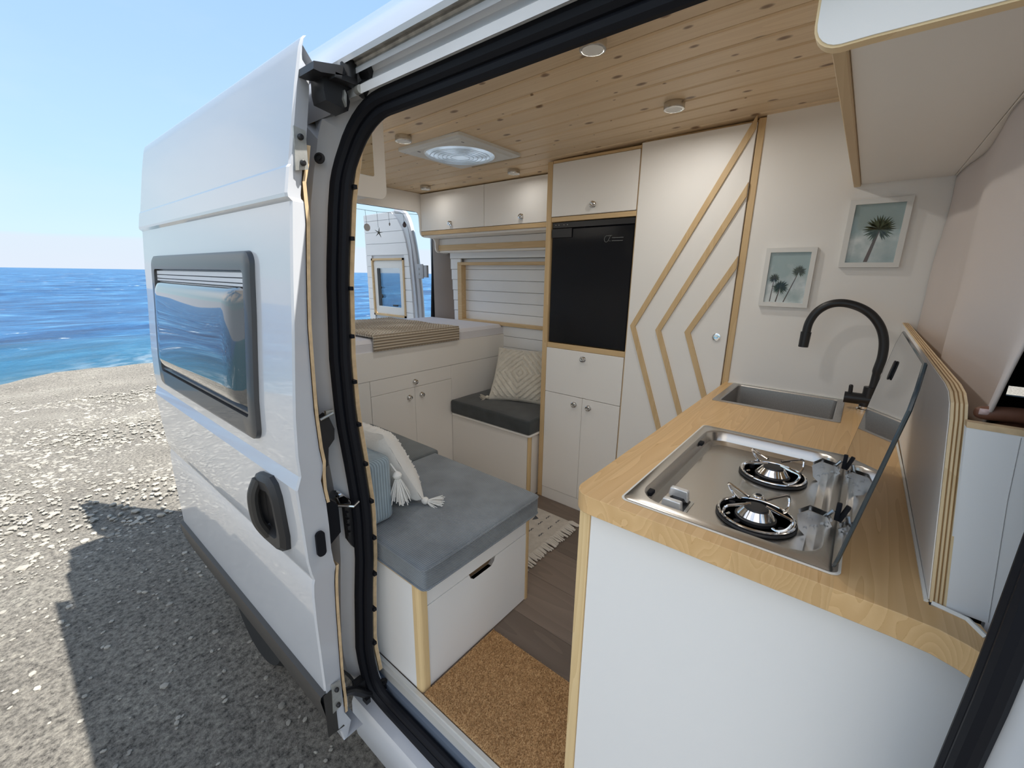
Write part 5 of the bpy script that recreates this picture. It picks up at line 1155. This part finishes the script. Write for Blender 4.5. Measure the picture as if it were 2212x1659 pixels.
# ------------------------------------------------------------------ person's hand holding the curtain
pv = []; pe_ = []; pr_ = []
def chain(pts, rs, root=None):
    prev = root
    for p, r_ in zip(pts, rs):
        pv.append(p); pr_.append(r_); i = len(pv) - 1
        if prev is not None: pe_.append((prev, i))
        prev = i
    return prev
HX, HZ = .108, 1.152
w0 = chain([(.25, -.06, 1.05), (.20, .08, 1.10), (.155, .22, 1.135)], [.038, .034, .026])
palm = chain([(.135, .285, 1.147)], [.027], w0)
palm2 = chain([(.125, .335, 1.150)], [.024], palm)
chain([(.112, .372, 1.158), (.104, .400, 1.160), (.102, .424, 1.158), (.103, .440, 1.156)], [.0112, .0108, .0104, .0085], palm2)      # index
chain([(.135, .375, 1.142), (.128, .402, 1.137), (.120, .418, 1.128)], [.0105, .0100, .0085], palm2)                 # middle
chain([(.150, .365, 1.138), (.150, .390, 1.125), (.142, .402, 1.115)], [.0100, .0095, .0082], palm2)                  # ring
chain([(.163, .350, 1.136), (.166, .372, 1.124), (.160, .384, 1.114)], [.0088, .0084, .0072], palm2)                # little
chain([(.120, .300, 1.172), (.120, .340, 1.186), (.118, .370, 1.188), (.116, .392, 1.184)], [.0135, .0115, .0108, .0085], palm)      # thumb
me = bpy.data.meshes.new('person'); me.from_pydata(pv, pe_, []); po = bpy.data.objects.new('person', me); COL.objects.link(po)
md = po.modifiers.new('skin', 'SKIN'); md.use_smooth_shade = True; md.branch_smoothing = .3
for i, v in enumerate(me.skin_vertices[0].data if me.skin_vertices else []): v.radius = (pr_[i], pr_[i])
if not me.skin_vertices:
    me.skin_vertices  # created with the modifier on evaluation
bm = bmesh.new(); bm.from_mesh(me); lay = bm.verts.layers.skin.verify(); bm.verts.ensure_lookup_table()
for i, v in enumerate(bm.verts): v[lay].radius = (pr_[i], pr_[i]); v[lay].use_root = (i == 3)
bm.to_mesh(me); bm.free()
md = po.modifiers.new('smooth', 'SUBSURF'); md.levels = 2; md.render_levels = 2
me.materials.append(M['skin']); WL[po.name] = Vector((0, 0, 0)); po['label'] = 'person in the cab, only the hand pinching the curtain corner visible'; po['category'] = 'person'
m_ = MB(); m_.grid(lambda u, v: (.0945 - .0022 * sin(pi * v) * sin(pi * u), .425 + .010 * u, 1.156 + .008 * v), 6, 6); m_.build('fingernail', 'nail', po, label='pale fingernail', solid=.001)
m_ = MB(); m_.tube([(.26, -.12, 1.04), (.25, -.06, 1.05), (.215, .05, 1.09)], [.052, .05, .044], 16); m_.build('sleeve', 'sleeve', po)

# ------------------------------------------------------------------ garland in the rear doorway
ga = thing('shell_garland', 'string with hanging shells and a starfish across the rear doorway', 'garland', (1.3, 3.45, 1.76))
m_ = MB(); YG_ = 3.45; ST = [(.75, 1.758), (1.05, 1.757), (1.25, 1.756), (1.45, 1.768), (1.66, 1.779)]
m_.tube([(x, YG_, z) for x, z in ST], .0013, 5)
hang = [(1.140, 1.757, 1.665), (1.235, 1.757, 1.648), (1.335, 1.761, 1.690), (1.470, 1.768, 1.708)]
for x, z0_, z1_ in hang: m_.tube([(x, YG_, z0_), (x + .006, YG_, z1_)], .0011, 5)
m_.build('string', simple('dark_string', (.06, .055, .05), .8), ga)
m_ = MB(); m_.lathe([(.026, 0), (.025, .002), (0, .004)], (1.147, YG_, 1.640), axis='y', seg=24); m_.build('shell', simple('pale_shell', (.62, .62, .65), .5), ga, label='thin pale round shell')
m_ = MB(); P = []
for k in range(10):
    a = radians(90 + 36 * k - 8); r_ = .037 if k % 2 == 0 else .0065; P.append((1.243 + r_ * cos(a), 1.612 + r_ * sin(a)))
m_.prism(P, 'y', YG_ - .003, YG_ + .003); m_.build('starfish', simple('starfish_dark', (.10, .11, .10), .7), ga, bevel=.001)
m_ = MB(); m_.lathe([(.001, .012), (.005, .006), (.006, 0), (.002, -.012), (0, -.013)], (1.341, YG_, 1.680), seg=12); m_.build('shell', simple('grey_shell', (.28, .27, .26), .6), ga, label='small spindle shell')
m_ = MB(); m_.lathe([(.001, .024), (.008, .016), (.016, .0), (.014, -.014), (.006, -.021), (0, -.022)], (1.478, YG_, 1.690), seg=16); m_.build('shell', simple('dark_shell', (.12, .09, .10), .5), ga, label='dark brown drop-shaped shell')

# ------------------------------------------------------------------ camera
C0 = Vector((-.7034, .5752, 1.3239)); yaw, pit, rol, fpx = 0.6820300196422477, -0.25212088059391724, 0.015319393788595299, 916.2729
f_ = Vector((cos(pit) * cos(yaw), cos(pit) * sin(yaw), sin(pit))); r_ = f_.cross(Vector((0, 0, 1))).normalized(); u_ = r_.cross(f_)
r2 = r_ * cos(rol) + u_ * sin(rol); u2 = -r_ * sin(rol) + u_ * cos(rol)
cam = bpy.data.cameras.new('camera'); co = bpy.data.objects.new('camera', cam); COL.objects.link(co)
Mx = Matrix((r2, u2, -f_)).transposed().to_4x4(); Mx.translation = C0; co.matrix_world = Mx
cam.sensor_width = 36; cam.lens = 36 * fpx / 2212; cam.clip_start = .01; cam.clip_end = 20000
sc.camera = co

# ------------------------------------------------------------------ light
sun = bpy.data.lights.new('sun', 'SUN'); sun.energy = 7.5; sun.angle = radians(.53); sun.color = (1, .96, .89)
so_ = bpy.data.objects.new('sun', sun); COL.objects.link(so_); sdir = Vector((-.60, 1.0, -2.40)).normalized(); so_.rotation_euler = sdir.to_track_quat('-Z', 'Y').to_euler(); so_.location = (3, -4, 9)
wld = bpy.data.worlds.new('sky'); sc.world = wld; wld.use_nodes = True; nt = wld.node_tree; L = nt.links; bg = nt.nodes['Background']
tc = N(nt, 'ShaderNodeTexCoord'); s_ = N(nt, 'ShaderNodeSeparateXYZ'); L.new(tc.outputs['Generated'], s_.inputs[0])
r = ramp(nt, [(.0, (.70, .88, 1.0)), (.06, (.68, .90, 1.0)), (.16, (.56, .83, 1.0)), (.32, (.47, .72, 1.0)), (.55, (.36, .60, .96)), (1.0, (.30, .50, .85))]); L.new(s_.outputs['Z'], r.inputs[0])
# low cloud bank on the horizon
mp = N(nt, 'ShaderNodeMapping'); mp.inputs['Scale'].default_value = (3, 3, 26); L.new(tc.outputs['Generated'], mp.inputs['Vector']); nn = N(nt, 'ShaderNodeTexNoise', i_Scale=1.0, i_Detail=6); L.new(mp.outputs[0], nn.inputs['Vector'])
a1 = N(nt, 'ShaderNodeMath', operation='MULTIPLY_ADD', n_1=.012, n_2=-.006); L.new(nn.outputs['Fac'], a1.inputs[0]); a2 = N(nt, 'ShaderNodeMath', operation='ADD'); L.new(s_.outputs['Z'], a2.inputs[0]); L.new(a1.outputs[0], a2.inputs[1])
cr = ramp(nt, [(.0, (1, 1, 1)), (.030, (.85, .85, .85)), (.049, (.8, .8, .8)), (.054, (0, 0, 0))]); L.new(a2.outputs[0], cr.inputs[0])
mx = N(nt, 'ShaderNodeMix', data_type='RGBA'); L.new(cr.outputs[0], mx.inputs[0]); L.new(r.outputs[0], mx.inputs[6]); mx.inputs[7].default_value = (.76, .84, .955, 1)
# thin high cloud
mp2 = N(nt, 'ShaderNodeMapping'); mp2.inputs['Scale'].default_value = (1.5, 1.5, 5); L.new(tc.outputs['Generated'], mp2.inputs['Vector']); n2 = N(nt, 'ShaderNodeTexNoise', i_Scale=1.2, i_Detail=6); L.new(mp2.outputs[0], n2.inputs['Vector'])
r3 = ramp(nt, [(.5, (0, 0, 0)), (.8, (.25, .25, .25))]); L.new(n2.outputs['Fac'], r3.inputs[0]); mx2 = N(nt, 'ShaderNodeMix', data_type='RGBA'); L.new(r3.outputs[0], mx2.inputs[0]); L.new(mx.outputs[2], mx2.inputs[6]); mx2.inputs[7].default_value = (.9, .95, 1, 1)
# bright broken cloud added out of view on the door side for neutral light
mp3 = N(nt, 'ShaderNodeMapping'); mp3.inputs['Scale'].default_value = (2.2, 2.2, 4.5); L.new(tc.outputs['Generated'], mp3.inputs['Vector']); n3 = N(nt, 'ShaderNodeTexNoise', i_Scale=1.0, i_Detail=7); L.new(mp3.outputs[0], n3.inputs['Vector'])
cl = ramp(nt, [(.40, (0, 0, 0)), (.56, (1, 1, 1))]); L.new(n3.outputs['Fac'], cl.inputs[0])
m1 = N(nt, 'ShaderNodeMapRange', n_1=-.08, n_2=-.45); L.new(s_.outputs['X'], m1.inputs[0])
m2 = N(nt, 'ShaderNodeMapRange', n_1=.10, n_2=.20); L.new(s_.outputs['Z'], m2.inputs[0])
q1 = N(nt, 'ShaderNodeMath', operation='MULTIPLY'); L.new(m1.outputs[0], q1.inputs[0]); L.new(m2.outputs[0], q1.inputs[1]); q2 = N(nt, 'ShaderNodeMath', operation='MULTIPLY'); L.new(q1.outputs[0], q2.inputs[0]); L.new(cl.outputs[0], q2.inputs[1])
mx3 = N(nt, 'ShaderNodeMix', data_type='RGBA'); L.new(q2.outputs[0], mx3.inputs[0]); L.new(mx2.outputs[2], mx3.inputs[6]); mx3.inputs[7].default_value = (1.45, 1.38, 1.32, 1)
L.new(mx3.outputs[2], bg.inputs['Color']); bg.inputs['Strength'].default_value = .84

sc.view_settings.view_transform = 'Standard'; sc.view_settings.look = 'None'; sc.view_settings.exposure = 0.3; sc.view_settings.gamma = 1.0; sc.view_settings.use_curve_mapping = False
sc.cycles.max_bounces = 10; sc.cycles.diffuse_bounces = 7; sc.cycles.glossy_bounces = 5; sc.cycles.transparent_max_bounces = 10
sc.cycles.use_denoising = True
